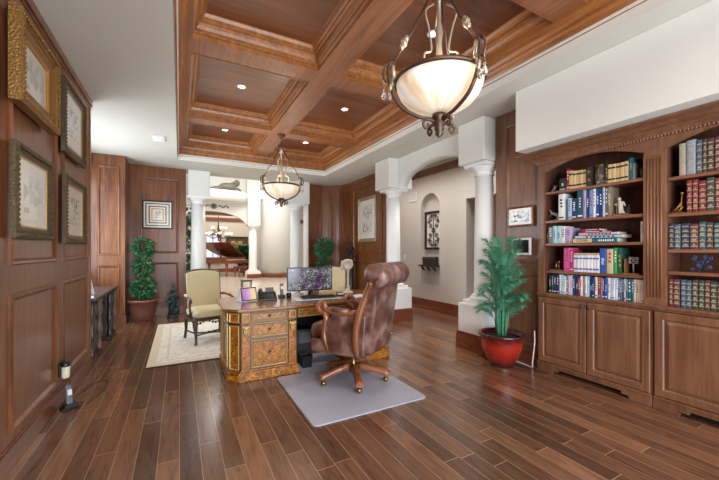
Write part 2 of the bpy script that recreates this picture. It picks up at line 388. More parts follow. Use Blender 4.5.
# ---- hall beyond the arcade
mb = MB(); XH = 5.17
mb.box(XH, -1, 0, XH+.35, 4.15, 3.9).box(XH, 4.15, 2.45, XH+.35, 5.03, 3.9)
# niche 5.78..6.49, z .98..2.73 (arched)
mb.box(XH, 5.03, 0, XH+.35, 5.83, 3.9).box(XH, 6.49, 0, XH+.35, 14, 3.9).box(XH, 5.83, 0, XH+.35, 6.49, .6)
yc, hw = 6.16, .33; A = [(yc+hw*math.cos(PI-PI*i/14), 2.4+hw*math.sin(PI-PI*i/14)) for i in range(15)]
k = len(A)
mb.add([(XH, p[0], p[1]) for p in A]+[(XH, p[0], 3.9) for p in A], [(i, i+1, k+i+1, k+i) for i in range(k-1)])
mb.add([(XH, p[0], p[1]) for p in A]+[(XH+.1, p[0], p[1]) for p in A], [(i, i+1, k+i+1, k+i) for i in range(k-1)])
mb.box(XH+.1, 5.8, .6, XH+.14, 6.5, 2.8)
struct('wall_hall', mb, HALLW)
struct('wall_hall_doorway', MB().box(XH+.35, 4.0, 0, XH+.4, 5.1, 2.6), WT)
struct('baseboard_hall', MB().box(XH-.025, 5.03, 0, XH, 14, .24).box(XH-.035, 5.03, 0, XH, 14, .05), BASEB, bevel=.004)
struct('trim_9', MB().box(XH-.07, -1, 3.15, XH, 14, 3.3), WT, bevel=.01)
struct('ceiling_hall', MB().box(4.0, -1, 3.4, 5.6, 14, 3.5), CEIL)
struct('wall_hall_inner', MB().box(4.13, -1, 0, 4.2, 3.1, 3.4), HALLW)

# ---- ceiling: tray opening x -.04..3.14, y ..7.62
TX0, TX1, TY0, TY1 = -.04, 3.12, -2.2, 7.6
mb = MB()
mb.box(-1.9, -3, ZC, TX0, 8.6, ZC+.1).box(TX1, -3, ZC, 4.25, 8.9, ZC+.1).box(TX0, TY1, ZC, TX1, 8.9, ZC+.1).box(TX0, -3, ZC, TX1, TY0, ZC+.1)
struct('ceiling', mb, CEIL)
# wooden perimeter crown going up and in, stepped
def ring(mb, x0, y0, x1, y1, prof, mi=0):
    vs = []
    for o, z in prof: vs += [(x0+o, y0+o, z), (x1-o, y0+o, z), (x1-o, y1-o, z), (x0+o, y1-o, z)]
    return mb.add(vs, [(j*4+i, j*4+(i+1) % 4, (j+1)*4+(i+1) % 4, (j+1)*4+i) for j in range(len(prof)-1) for i in range(4)], mi)
struct('ceiling_tray_edge', ring(MB(), TX0, TY0, TX1, TY1, [(.004, ZC-.002), (.004, ZC+.088), (.03, ZC+.088), (.03, ZC+.12)]), WHITE)
crown = ring(MB(), TX0, TY0, TX1, TY1, [(0, 3.285), (.02, 3.285), (.02, 3.31), (.035, 3.31), (.045, 3.33), (.06, 3.35), (.07, 3.375), (.085, 3.375), (.085, 3.39), (.1, 3.42), (.105, 3.45), (.15, 3.45)])
struct('ceiling_crown', crown, WCT)
ZB, ZP = 3.45, 3.66
xs = [(.11, 1.40), (1.69, 2.98)]; ys = [(-2.05, -.3), (-.02, 1.56), (1.84, 3.62), (3.92, 5.80), (6.07, 7.45)]
mb = MB()
mb.box(1.40, -2.05, ZB, 1.69, 7.45, ZB+.28)
for a, b in ((-2.2, -2.05), (-.3, -.02), (1.56, 1.84), (3.62, 3.92), (5.80, 6.07), (7.45, 7.6)):
    mb.box(.0, a, ZB+.001, 3.1, b, ZB+.28)
mb.box(0, -2.2, ZB+.002, .11, 7.6, ZB+.28).box(2.98, -2.2, ZB+.002, 3.1, 7.6, ZB+.28)
struct('ceiling_beams', mb, WC)
mb = MB(); mp_ = MB()
prof = [(0, ZB-.004), (.014, ZB-.004), (.014, ZB+.045), (.03, ZB+.05), (.03, ZB+.075), (.045, ZB+.085), (.06, ZB+.11), (.068, ZB+.14), (.085, ZB+.145), (.085, ZB+.165), (.105, ZB+.18), (.12, ZB+.205), (.13, ZB+.21)]
for x0, x1 in xs:
    for y0, y1 in ys:
        ring(mb, x0-.012, y0-.012, x1+.012, y1+.012, prof); mp_.box(x0+.05, y0+.05, ZP, x1-.05, y1-.05, ZP+.03)
struct('ceiling_coffer_moulding', mb, WCT); struct('ceiling_coffer_panels', mp_, WCP)
# soffit above the bookcase
struct('ceiling_soffit', MB().box(3.38, -3, 2.52, 4.06, 2.54, ZC), WHITE, bevel=.006)

# ---- foyer shell
ZF = 5.8
struct('wall_foyer_left', MB().box(-3.1, 8.57, 0, -3, 26, ZF), WHITE)
struct('wall_foyer_right', MB().box(9, 8.57, 0, 9.1, 26, ZF), WHITE)
struct('ceiling_foyer', MB().box(-3.1, 8.8, ZF, 9.1, 26.1, ZF+.1), WHITE)
struct('wall_foyer_header', MB().box(-3.1, 8.9, ZC+.1, 9.1, 8.98, ZF), WHITE)
struct('wall_foyer_far', MB().box(-3, 23, 0, 9, 23.1, ZF), HALLW)
# window strip with white casing left of the first column
struct('wall_foyer_side', MB().box(-3, 10.0, 0, .08, 10.1, ZF).box(.34, 10.0, 0, .6, 10.1, 2.6).box(.08, 10.0, 2.6, .6, 10.1, ZF).box(.08, 10, 0, .34, 10.1, .12), WHITE)
struct('window_2', MB().box(.05, 9.97, .1, .09, 10.12, 2.64).box(.33, 9.97, .1, .37, 10.12, 2.64).box(.05, 9.97, 2.6, .37, 10.12, 2.64).box(.09, 10.03, 1.3, .33, 10.07, 1.33), COLM)
# arch wall at y = 17.5 : opening x -.4 .. 2.95
YA = 17.5; n = 22; A = []
for i in range(n+1):
    a = PI-PI*i/n; A.append((1.35+1.62*math.cos(a), 2.55+.72*math.sin(a)))
mb = MB(); k = len(A)
for y in (YA, YA+.3):
    mb.add([(p[0], y, p[1]) for p in A]+[(p[0], y, 4.2) for p in A], [(i, i+1, k+i+1, k+i) for i in range(k-1)])
mb.add([(p[0], YA, p[1]) for p in A]+[(p[0], YA+.3, p[1]) for p in A], [(i, i+1, k+i+1, k+i) for i in range(k-1)], smooth=True)
mb.box(-3, YA, 0, -.27, YA+.3, ZF).box(-.27, YA+.28, 4.2, 3.0, YA+.33, ZF)
struct('wall_foyer_arch', mb, WHITE)
# bowed ledge above the arch
pl = [(-.3, YA)]+[(1.35-1.65*math.cos(PI*i/16), YA-.75*math.sin(PI*i/16)) for i in range(1, 16)]+[(3.0, YA)]
struct('wall_foyer_ledge', MB().prism(pl, 3.72, 4.22, smooth=True), WHITE)
struct('wall_foyer_pier', MB().box(2.97, YA-.25, 2.62, 3.6, YA+.35, 4.0), WHITE, bevel=.02)
struct('trim_10', MB().box(-.3, YA+.33, 3.1, 3.0, YA+.45, 3.3).box(-.3, 22.9, 3.25, 6, 23, 3.45), WT)
# big drum wall
struct('wall_foyer_drum', MB().lathe([(.95, 0), (.95, ZF-.02)], (4.62, 18.0, 0), 40), WHITE)
struct('baseboard_drum', MB().lathe([(.98, 0), (.98, .2), (.955, .22)], (4.62, 18.0, 0), 40), BASEB)
struct('wall_foyer_upper', MB().box(3.0, YA+.02, 4.0, 9, YA+.3, ZF), WHITE)
struct('wall_foyer_passage', MB().box(5.6, 19.5, 0, 9, 19.6, 4.1), HALLW)
struct('trim_11', MB().box(5.3, 19.4, 3.0, 9, 19.5, 3.2).box(5.3, 19.44, 0, 9, 19.5, .22), BASEB)
struct('baseboard_foyer', MB().box(-.27, 22.96, 0, 9, 23, .22).box(2.93, YA-.3, 0, 3.64, YA-.27, .2), BASEB)
# opening casing by the far column
struct('trim_12', MB().box(3.0, 8.66, 0, 3.07, 8.86, ZC), COLM)

# ================================================================== COLUMNS
def column(label, x, y, r, z0, z1, sq=.3, name='column', base=True):
    t = thing(name, label, 'column', (x, y, z0)); H = z1-z0
    sh = MB().lathe([(r*1.08, .1), (r*1.02, .14), (r, H*.35), (r*.88, H-.16)], n=36); sh.build('shaft', COLM, t)
    cp = MB().lathe([(r*.9, H-.17), (r*1.0, H-.165), (r*1.0, H-.15), (r*.92, H-.145), (r*.92, H-.11), (r*1.05, H-.1), (r*1.12, H-.075), (r*1.3, H-.05), (r*1.3, H-.04)], n=36)
    cp.box(-r*1.42, -r*1.42, H-.045, r*1.42, r*1.42, H-.001); cp.build('capital', COLM, t, bevel=.004)
    if base:
        b = MB().box(-r*1.5, -r*1.5, .001, r*1.5, r*1.5, .05).lathe([(r*1.4, .05), (r*1.48, .07), (r*1.4, .09), (r*1.18, .1), (r*1.25, .115), (r*1.1, .13)], n=36); b.build('base', COLM, t, bevel=.004)
    return t
column('round white column on a low pedestal beside the potted palm', 3.85, 3.40, .138, .64, 2.62)
column('round white column on a low pedestal behind the leather desk chair', 3.85, 5.72, .142, .64, 2.62)
struct('wall_pier_1', MB().box(.17, 8.42, 2.62, .62, 8.85, ZC), WHITE, bevel=.01)
struct('wall_pier_2', MB().box(2.45, 8.5, 2.62, 3.05, 8.9, ZC), WHITE, bevel=.01)
column('thick white floor-standing column behind the cream armchair near the framed spiral print', .385, 8.63, .165, 0, 2.62)
column('white floor-standing column behind the computer monitor', 2.72, 8.7, .14, 0, 2.62)
column('far white column at the arch of the piano room', 3.28, YA+.05, .2, .3, 2.62)
struct('wall_foyer_pedestal', MB().box(2.95, YA-.27, 0, 3.62, YA+.37, .3), COLM, bevel=.01)

# ================================================================== BOOKCASE WALL
XB = 3.73; ZCT = .91
def cabinet(y0, y1, doors, label, ids):
    t = thing('base_cabinet', label, 'cabinet', (XB, (y0+y1)/2, 0)); o = (y0+y1)/2
    b = MB().box(.006, y0-o, .105, .31, y1-o, ZCT-.03)
    b.build('body', WB, t)
    # plinth with a bracket-foot cut-out
    pts = [(y0-o, .0), (y0-o+.17, .0), (y0-o+.19, .025), (y0-o+.235, .03), (y0-o+.25, .06), (y1-o-.25, .06), (y1-o-.235, .03), (y1-o-.19, .025), (y1-o-.17, 0), (y1-o, 0), (y1-o, .105), (y0-o, .105)]
    pm = MB(); 
    for (ya, yb, zl) in ((y0-o, y0-o+.18, 0), (y0-o+.18, y0-o+.24, .03), (y0-o+.24, y1-o-.24, .058), (y1-o-.24, y1-o-.18, .03), (y1-o-.18, y1-o, 0)):
        pm.box(-.02, ya, zl+.001, .02, yb, .105)
    pm.box(-.028, y0-o, .09, .0, y1-o, .11); pm.build('plinth', WB, t, bevel=.004)
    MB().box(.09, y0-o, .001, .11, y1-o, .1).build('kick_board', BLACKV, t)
    for (d0, d1, kside) in doors:
        w_, h_ = d1-d0, ZCT-.055-.115; c = ((d0+d1)/2-o, .115+h_/2)
        m = MB(); m.rframe(w_, h_, [(0, 0), (0, .018), (.006, .022), (.06, .022), (.068, .014), (.07, .004), (.07, 0)])
        m.add([(-w_/2+.065, 0, -h_/2+.065), (w_/2-.065, 0, -h_/2+.065), (w_/2-.065, 0, h_/2-.065), (-w_/2+.065, 0, h_/2-.065)], [(0, 1, 2, 3)])
        m.rframe(w_-.13, h_-.13, [(.004, -.001), (.004, .004), (.035, .019), (.035, .0)])
        a, b_ = w_/2-.1, h_/2-.1; m.box(-a, -.02, -b_, a, -.001, b_)
        d = m.build('door', WB, t, loc=(.005, c[0], c[1]), rotz=-PI/2)
        if kside: MB().lathe([(.007, 0), (.007, .012), (.018, .018), (.02, .027), (.01, .034), (.0001, .035)], n=14, mat=Matrix.Rotation(PI/2, 4, 'X')).build('knob', IRON, d, loc=(kside*(w_/2-.03), -.022, h_/2-.045))
    return t
# local +x of a door rotated -90deg points to -Y (towards the viewer)
cabinet(1.408, 2.5, [(1.965, 2.49, 1), (1.425, 1.955, -1)], 'bookcase base cabinet with two raised-panel doors beside the palm pot', 0)
cabinet(.2, 1.402, [(.88, 1.395, 0), (.3, .87, 0)], 'bookcase base cabinet under the antique leather books', 0)
ct = MB().box(XB-.03, .2, ZCT-.028, XB+.31, 2.5, ZCT).box(XB-.02, .2, ZCT-.045, XB, 2.5, ZCT-.028)
tag(ct.build('bookcase_counter', WB, bevel=.006), 'brown wooden ledge running above the base cabinet doors', 'counter')
bc = thing('built_in_bookcase', 'tall brown built-in bookcase with arched openings and carved cornice', 'bookcase', (XB, 0, ZCT))
def zz(z): return z-ZCT
mb = MB(); mb.box(.0, 2.43, .001, .3, 2.5, zz(2.5)).box(0, 1.32, .001, .3, 1.48, zz(2.5)).box(0, .22, .001, .3, .37, zz(2.5))
for (a, b) in ((1.48, 2.43), (.37, 1.32)):
    n = 18; A = []
    for i in range(n+1):
        u = i/n; A.append((a+(b-a)*u, zz(2.285)+.105*(1-(2*u-1)**2)))
    k = len(A)
    for x in (0, .03): mb.add([(x, p[0], p[1]) for p in A]+[(x, p[0], zz(2.5)) for p in A], [(i, i+1, k+i+1, k+i) for i in range(k-1)])
    mb.add([(0, p[0], p[1]) for p in A]+[(.03, p[0], p[1]) for p in A], [(i, i+1, k+i+1, k+i) for i in range(k-1)])
mb.build('carcass', WB, bc)
mb = MB()
for (a, b) in ((1.48, 2.43), (.37, 1.32)): mb.box(.285, a, .001, .3, b, zz(2.5)).box(.03, a, zz(2.46), .3, b, zz(2.5)).box(.03, a-.001, .001, .29, a+.004, zz(2.46)).box(.03, b-.004, .001, .29, b+.001, zz(2.46))
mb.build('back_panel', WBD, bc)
SH1 = (2.065, 1.735, 1.475, 1.165); SH2 = (2.03, 1.715, 1.405, 1.215)
for z in SH1: MB().box(.015, 1.485, zz(z)-.028, .285, 2.425, zz(z)).build('shelf', WBY, bc, bevel=.004)
for z in SH2: MB().box(.015, .375, zz(z)-.028, .285, 1.315, zz(z)).build('shelf', WBY, bc, bevel=.004)
for (a, b) in ((1.34, 1.46),):
    m = MB().box(-.012, a-.012, .0, .0, b+.012, .06).box(-.01, a-.008, zz(2.24), 0, b+.008, zz(2.3))
    for i in range(5):
        y = a+(b-a)*(i+.5)/5; m.lathe([(.007, .07), (.007, zz(2.22))], (.001, y, 0), 10)
    m.build('pilaster', WB, bc)
mb = MB(); Zc = zz(2.515)
prof = [(.0, zz(2.40)), (-.012, zz(2.40)), (-.016, zz(2.41)), (-.03, zz(2.43)), (-.05, zz(2.445)), (-.06, zz(2.455)), (-.1, zz(2.47)), (-.13, zz(2.485)), (-.17, zz(2.495)), (-.19, zz(2.5)), (-.19, Zc), (0, Zc)]
prof = [(p[0], p[1]) for p in prof]
vs = [(x, y, z) for y in (.2, 2.5) for x, z in prof]; k = len(prof)
vs = [(x, y+(-x if y > 1 else 0), z) for x, y, z in vs]
mb.add(vs, [(i, (i+1) % k, k+(i+1) % k, k+i) for i in range(k)]+[tuple(range(k)), tuple(range(k, 2*k))])
mb.build('cornice', WB, bc)
mb = MB()
for i in range(92):
    y = .22+i*.025
    mb.ell((-.012, y, zz(2.405)), .009, .0095, .013, 6, 4)
mb.box(-.006, .2, zz(2.385), 0, 2.5, zz(2.388)).box(-.006, .2, zz(2.42), 0, 2.5, zz(2.424))
mb.build('bead_moulding', WBY, bc)

B_A1 = [(2.273, 2.2, 0.132, 'black'), (2.192, 2.164, 0.226, 'red'), (2.163, 2.127, 0.197, 'cream'), (2.127, 2.092, 0.19, 'cream'), (2.092, 2.058, 0.188, 'cream'), (2.058, 2.025, 0.186, 'cream'), (2.025, 1.99, 0.184, 'cream'), (1.807, 1.787, 0.205, 'black'), (1.786, 1.752, 0.183, 'cream'), (1.752, 1.717, 0.181, 'cream'), (1.717, 1.682, 0.179, 'cream'), (1.682, 1.646, 0.18, 'cream'), (1.646, 1.613, 0.184, 'cream'), (1.61, 1.578, 0.206, 'teal'), (1.577, 1.56, 0.153, 'grey')]
B_A2 = [(2.284, 2.217, 0.291, 'white'), (2.179, 2.136, 0.229, 'pale blue'), (2.134, 2.086, 0.222, 'navy'), (2.081, 2.02, 0.299, 'dark teal'), (2.018, 1.99, 0.298, 'lavender'), (1.989, 1.959, 0.293, 'navy'), (1.958, 1.926, 0.293, 'sky blue'), (1.923, 1.899, 0.295, 'white'), (1.898, 1.864, 0.293, 'blue'), (1.863, 1.832, 0.295, 'navy'), (1.831, 1.814, 0.294, 'pale blue'), (1.811, 1.787, 0.29, 'brown'), (1.786, 1.763, 0.295, 'taupe')]
B_A3 = [(2.42, 2.401, 0.146, 'black'), (2.4, 2.348, 0.19, 'grey'), (2.346, 2.304, 0.198, 'mint'), (2.303, 2.256, 0.195, 'pale blue'), (2.255, 2.21, 0.187, 'white'), (2.208, 2.139, 0.167, 'lavender'), (1.516, 1.497, 0.188, 'white')]
B_A4 = [(2.225, 2.156, 0.257, 'pink'), (2.153, 2.123, 0.235, 'magenta'), (2.12, 2.087, 0.179, 'white'), (2.086, 2.054, 0.179, 'white'), (2.052, 2.021, 0.18, 'white'), (2.019, 1.988, 0.18, 'white'), (1.987, 1.956, 0.181, 'white'), (1.955, 1.925, 0.181, 'white'), (1.924, 1.894, 0.181, 'white'), (1.893, 1.864, 0.182, 'white'), (1.861, 1.805, 0.25, 'blue'), (1.798, 1.741, 0.245, 'tan'), (1.737, 1.703, 0.255, 'green'), (1.702, 1.666, 0.25, 'dark green')]
B_A5 = [(2.39, 2.368, 0.206, 'black'), (2.364, 2.342, 0.205, 'dark green'), (2.338, 2.308, 0.206, 'navy'), (2.304, 2.275, 0.209, 'navy'), (2.271, 2.25, 0.222, 'white'), (2.247, 2.225, 0.208, 'mint'), (2.222, 2.201, 0.196, 'white'), (2.198, 2.177, 0.219, 'grey'), (2.174, 2.154, 0.209, 'pale pink'), (2.151, 2.13, 0.215, 'white'), (2.127, 2.1, 0.211, 'navy'), (2.097, 2.069, 0.217, 'navy'), (2.066, 2.047, 0.2, 'red'), (2.044, 2.025, 0.226, 'white'), (2.022, 2.003, 0.213, 'taupe'), (2.0, 1.981, 0.216, 'white'), (1.978, 1.96, 0.216, 'pale blue'), (1.957, 1.931, 0.224, 'navy'), (1.929, 1.911, 0.204, 'navy'), (1.908, 1.883, 0.216, 'white'), (1.88, 1.849, 0.217, 'red'), (1.846, 1.836, 0.206, 'lavender'), (1.833, 1.816, 0.206, 'navy'), (1.813, 1.79, 0.227, 'blue'), (1.787, 1.764, 0.221, 'white'), (1.761, 1.744, 0.221, 'pale blue'), (1.742, 1.725, 0.228, 'white'), (1.723, 1.7, 0.222, 'white'), (1.698, 1.682, 0.221, 'slate blue'), (1.679, 1.663, 0.21, 'slate blue'), (1.661, 1.651, 0.23, 'black'), (1.649, 1.633, 0.227, 'white'), (1.631, 1.615, 0.231, 'teal'), (1.613, 1.592, 0.228, 'teal'), (1.589, 1.574, 0.225, 'teal'), (1.572, 1.551, 0.224, 'white'), (1.549, 1.528, 0.229, 'cream'), (1.526, 1.512, 0.237, 'white'), (1.509, 1.495, 0.23, 'white')]
B_B1 = [(1.242, 1.201, 0.274, 'pale grey'), (1.196, 1.139, 0.288, 'pale blue'), (1.135, 1.098, 0.273, 'slate blue'), (1.094, 1.072, 0.272, 'dark brown'), (1.069, 1.03, 0.27, 'dark brown'), (1.025, 0.997, 0.271, 'oxblood'), (0.993, 0.951, 0.274, 'pale grey'), (0.945, 0.903, 0.288, 'pale blue')]
B_B2 = [(1.195, 1.163, 0.271, 'red'), (1.158, 1.126, 0.269, 'red'), (1.12, 1.074, 0.252, 'red'), (1.071, 1.027, 0.268, 'dark green'), (1.022, 0.995, 0.256, 'red'), (0.991, 0.949, 0.271, 'red'), (0.943, 0.901, 0.269, 'red')]
B_B3 = [(1.311, 1.277, 0.225, 'navy'), (1.274, 1.235, 0.214, 'slate blue'), (1.229, 1.178, 0.219, 'navy'), (1.174, 1.122, 0.211, 'oxblood'), (1.117, 1.079, 0.224, 'teal'), (1.075, 1.035, 0.216, 'dark brown'), (1.03, 0.997, 0.209, 'teal'), (0.993, 0.951, 0.225, 'navy'), (0.945, 0.903, 0.214, 'slate blue')]
B_B5 = [(1.309, 1.285, 0.237, 'red'), (1.281, 1.238, 0.236, 'oxblood'), (1.231, 1.198, 0.235, 'blue'), (1.197, 1.163, 0.233, 'teal'), (1.159, 1.125, 0.241, 'dark brown'), (1.122, 1.088, 0.239, 'dark green'), (1.085, 1.054, 0.242, 'oxblood'), (1.051, 1.014, 0.233, 'dark green'), (1.011, 0.981, 0.236, 'oxblood'), (0.977, 0.935, 0.237, 'red'), (0.929, 0.887, 0.236, 'oxblood')]

# ================================================================== BOOKS
BCOL = {'black': (34, 34, 38), 'red': (158, 44, 52), 'cream': (222, 192, 140), 'teal': (32, 104, 118), 'grey': (128, 128, 134), 'white': (232, 230, 232), 'pale blue': (176, 204, 222),
        'navy': (34, 50, 96), 'dark teal': (30, 84, 98), 'lavender': (176, 164, 200), 'sky blue': (112, 160, 206), 'blue': (38, 84, 168), 'brown': (112, 86, 70), 'taupe': (142, 124, 106),
        'mint': (160, 212, 206), 'pink': (214, 88, 158), 'magenta': (176, 44, 96), 'tan': (204, 184, 146), 'green': (52, 168, 88), 'dark green': (42, 82, 66), 'pale pink': (222, 184, 196),
        'slate blue': (84, 112, 140), 'pale grey': (196, 190, 184), 'dark brown': (82, 66, 60), 'oxblood': (112, 56, 58)}
BOUND = {'red': (132, 50, 54), 'navy': (48, 58, 84), 'teal': (62, 96, 104), 'blue': (66, 96, 128), 'oxblood': (104, 62, 60), 'dark green': (64, 78, 68), 'pale grey': (176, 168, 156), 'pale blue': (142, 160, 174), 'slate blue': (82, 98, 114), 'dark brown': (78, 64, 58)}
BMB = {k: plain('leather_binding_'+k.replace(' ', '_'), srgb(*v), .45, noise=.2, nscale=60) for k, v in BOUND.items()}
BM = {k: plain('book_cover_'+k.replace(' ', '_'), srgb(*v), .5, noise=.12, nscale=40) for k, v in BCOL.items()}
PAGES = plain('book_pages', srgb(226, 216, 196), .9); GILT = plain('spine_gilt', srgb(196, 180, 150), .4, metal=.3)
LBL = {k: plain('spine_label_'+k.replace(' ', '_'), srgb(*v), .55) for k, v in {'white': (236, 236, 238), 'black': (30, 28, 30), 'gold': (206, 168, 92), 'blue': (70, 110, 190), 'red': (190, 56, 70)}.items()}
ORD = 'first second third fourth fifth sixth seventh eighth ninth tenth eleventh twelfth thirteenth fourteenth fifteenth sixteenth seventeenth eighteenth nineteenth twentieth'.split()
ORD += ['twenty-'+o for o in ORD[:9]]+['thirtieth']+['thirty-'+o for o in ORD[:9]]+['fortieth']
def book(y0, y1, h, col, z, label, group, style='plain', depth=.17, x=None, tilt=0):
    x = XB+.034+random.uniform(0, .008) if x is None else x
    wd = abs(y0-y1); t = min(.004, wd*.14); hw = wd/2
    m = MB()
    # rounded spine (towards -X), boards, page block
    sp = [(t+.004, -hw), (.002, -hw*.8), (0, -hw*.35), (0, hw*.35), (.002, hw*.8), (t+.004, hw), (t+.006, hw-t), (t+.006, -hw+t)]
    m.prism(sp, 0, h, smooth=False)
    m.box(t, -hw, 0, depth, -hw+t, h).box(t, hw-t, 0, depth, hw, h).box(t+.004, -hw+t, .004, depth-.006, hw-t, h-.005, 1)
    sm = m; _b = m.box
    class _S:
        def box(s, *a): _b(*a, 2)
    sm = _S(); third = GILT
    if style == 'bound':
        for k in range(5):
            zb = h*(.1+.19*k); sm.box(-.0025, -hw*.82, zb, .003, hw*.82, zb+.008)
        for k in range(4):
            e = random.uniform(.25, .6); sm.box(-.0012, -hw*e, h*(.15+.19*k), .002, hw*e, h*(.15+.19*k+random.uniform(.03, .08)))
    elif style == 'set':
        for zb in (.14, .76): sm.box(-.0015, -hw*.85, h*zb, .002, hw*.85, h*(zb+.09))
        third = LBL['black' if col == 'cream' else 'blue']
    else:
        light = sum(BCOL[col]) > 430
        lc = random.choice(['black', 'blue', 'red', 'blue'] if light else ['white', 'white', 'gold', 'white'])
        a = random.uniform(.3, .5); b = random.uniform(.12, .3)
        n = random.randint(3, 6)
        for k in range(n):   # title strokes up the spine
            zz0 = h*(a+b*2*k/n); sm.box(-.001, -hw*random.uniform(.2, .5), zz0, .002, hw*random.uniform(.2, .5), zz0+h*b*1.1/n)
        if random.random() < .5: sm.box(-.001, -hw*.75, h*.07, .002, hw*.75, h*.12)
        third = LBL[lc]
    o = m.build('book', [(BMB if style == 'bound' else BM)[col], PAGES, third], loc=(x, (y0+y1)/2, z+.0008))
    return tag(o, label, 'book', group)
def fill(rows, z, shelf, group, style='plain', stylef=None, start=0):
    cnt = 0
    for i, (y0, y1, h, c) in enumerate(rows):
        if z == ZCT: h = min(h, .213 if rows is B_A5 else .26)
        st = stylef(i, c) if stylef else style
        nm = {'bound': 'leather-bound book', 'set': 'boxed-set volume', 'plain': 'book'}[st]
        cnt += 1
        book(y0, y1, h, c, z, '%s %s %s, %s from the palm side, %s' % ('tall' if h > .24 else ('small' if h < .17 else 'upright'), c, nm, ORD[i], shelf), group, st)
fill(B_A1, SH1[0], 'top shelf of modern-book bay', 'books on the top shelf', stylef=lambda i, c: 'set' if c == 'cream' else 'plain')
fill(B_A2, SH1[1], 'second shelf of modern-book bay', 'books on the second shelf')
fill(B_A3, SH1[2], 'third shelf of modern-book bay', 'books on the third shelf')
fill(B_A4, SH1[3], 'fourth shelf of modern-book bay', 'books on the fourth shelf', stylef=lambda i, c: 'set' if c == 'white' else 'plain')
fill(B_A5, ZCT, 'lowest shelf of modern-book bay', 'books on the lowest shelf')
fill(B_B1, SH2[0], 'top shelf of antique-book bay', 'leather books on the top shelf', 'bound')
fill(B_B2, SH2[1], 'second shelf of antique-book bay', 'leather books on the second shelf', 'bound')
fill(B_B3, SH2[2], 'third shelf of antique-book bay', 'leather books on the third shelf', 'bound')
fill(B_B5, ZCT, 'lowest shelf of antique-book bay', 'leather books on the lowest shelf', 'bound')
GREYT = plain('grey_title_ink', srgb(96, 96, 92), .6)
# flat pile on the third shelf
zf = SH1[2]+.0008
for (ya, yb, hh, c, d, lb) in ((2.12, 1.93, .045, 'cream', .19, 'thick cream book at the bottom of the flat pile, titled in grey'), (1.925, 1.70, .045, 'teal', .19, 'teal book lying at the bottom of the flat pile on the third shelf'),
                               (2.10, 1.66, .03, 'pale blue', .2, 'wide pale blue book lying second in the flat pile'), (2.06, 1.70, .027, 'pale pink', .19, 'pale pink book lying third in the flat pile'),
                               (2.05, 1.83, .02, 'red', .18, 'red book lying fourth in the flat pile'), (2.03, 1.86, .018, 'magenta', .16, 'small crimson book lying on top of the flat pile')):
    if lb.startswith('teal'): zf -= 0
    m = MB(); x0 = XB+.03; L = abs(ya-yb)
    m.box(0, -L/2, 0, d, L/2, .003).box(0, -L/2, hh-.003, d, L/2, hh).box(0, -L/2, 0, .003, L/2, hh).box(.003, -L/2+.004, .003, d-.004, L/2-.004, hh-.003, 1)
    rt = thing('book', lb, 'book', (x0, (ya+yb)/2, zf), 0, 'books lying in the flat pile')
    m.build('cover', [BM[c], PAGES], rt)
    s_ = MB(); k = 7
    for q in range(k): s_.box(-.001, -L*.35+q*L*.09, hh*.28, .001, -L*.35+q*L*.09+L*.05, hh*.72)
    if lb.startswith('thick'):
        fc = bpy.data.curves.new('spine_title', 'FONT'); fc.body = 'COVER'; fc.size = .038; fc.align_x = 'CENTER'; fc.align_y = 'CENTER'; fc.extrude = .0006
        fc.materials.append(GREYT); f1 = bpy.data.objects.new('title_source', fc); me = bpy.data.meshes.new_from_object(f1); bpy.data.objects.remove(f1); fo = bpy.data.objects.new('spine_title', me); C.objects.link(fo); fo.parent = rt; fo.location = (-.001, 0, hh/2); fo.rotation_euler = (PI/2, 0, -PI/2)
    else: s_.build('spine_label', LBL['black' if c in ('cream', 'pale blue', 'pale pink') else 'white'], rt)
    if not lb.startswith('thick'): zf += hh+.001
m = MB(); m.box(0, -.12, 0, .17, .12, .003).box(0, -.12, .017, .17, .12, .02).box(0, -.12, 0, .003, .12, .02).box(.003, -.117, .003, .165, .117, .017, 1)
o = m.build('book', [BM['cream'], PAGES], loc=(XB+.035, 1.99, SH1[3]+.184)); tag(o, 'cream book lying flat across the white volumes on the fourth shelf', 'book')

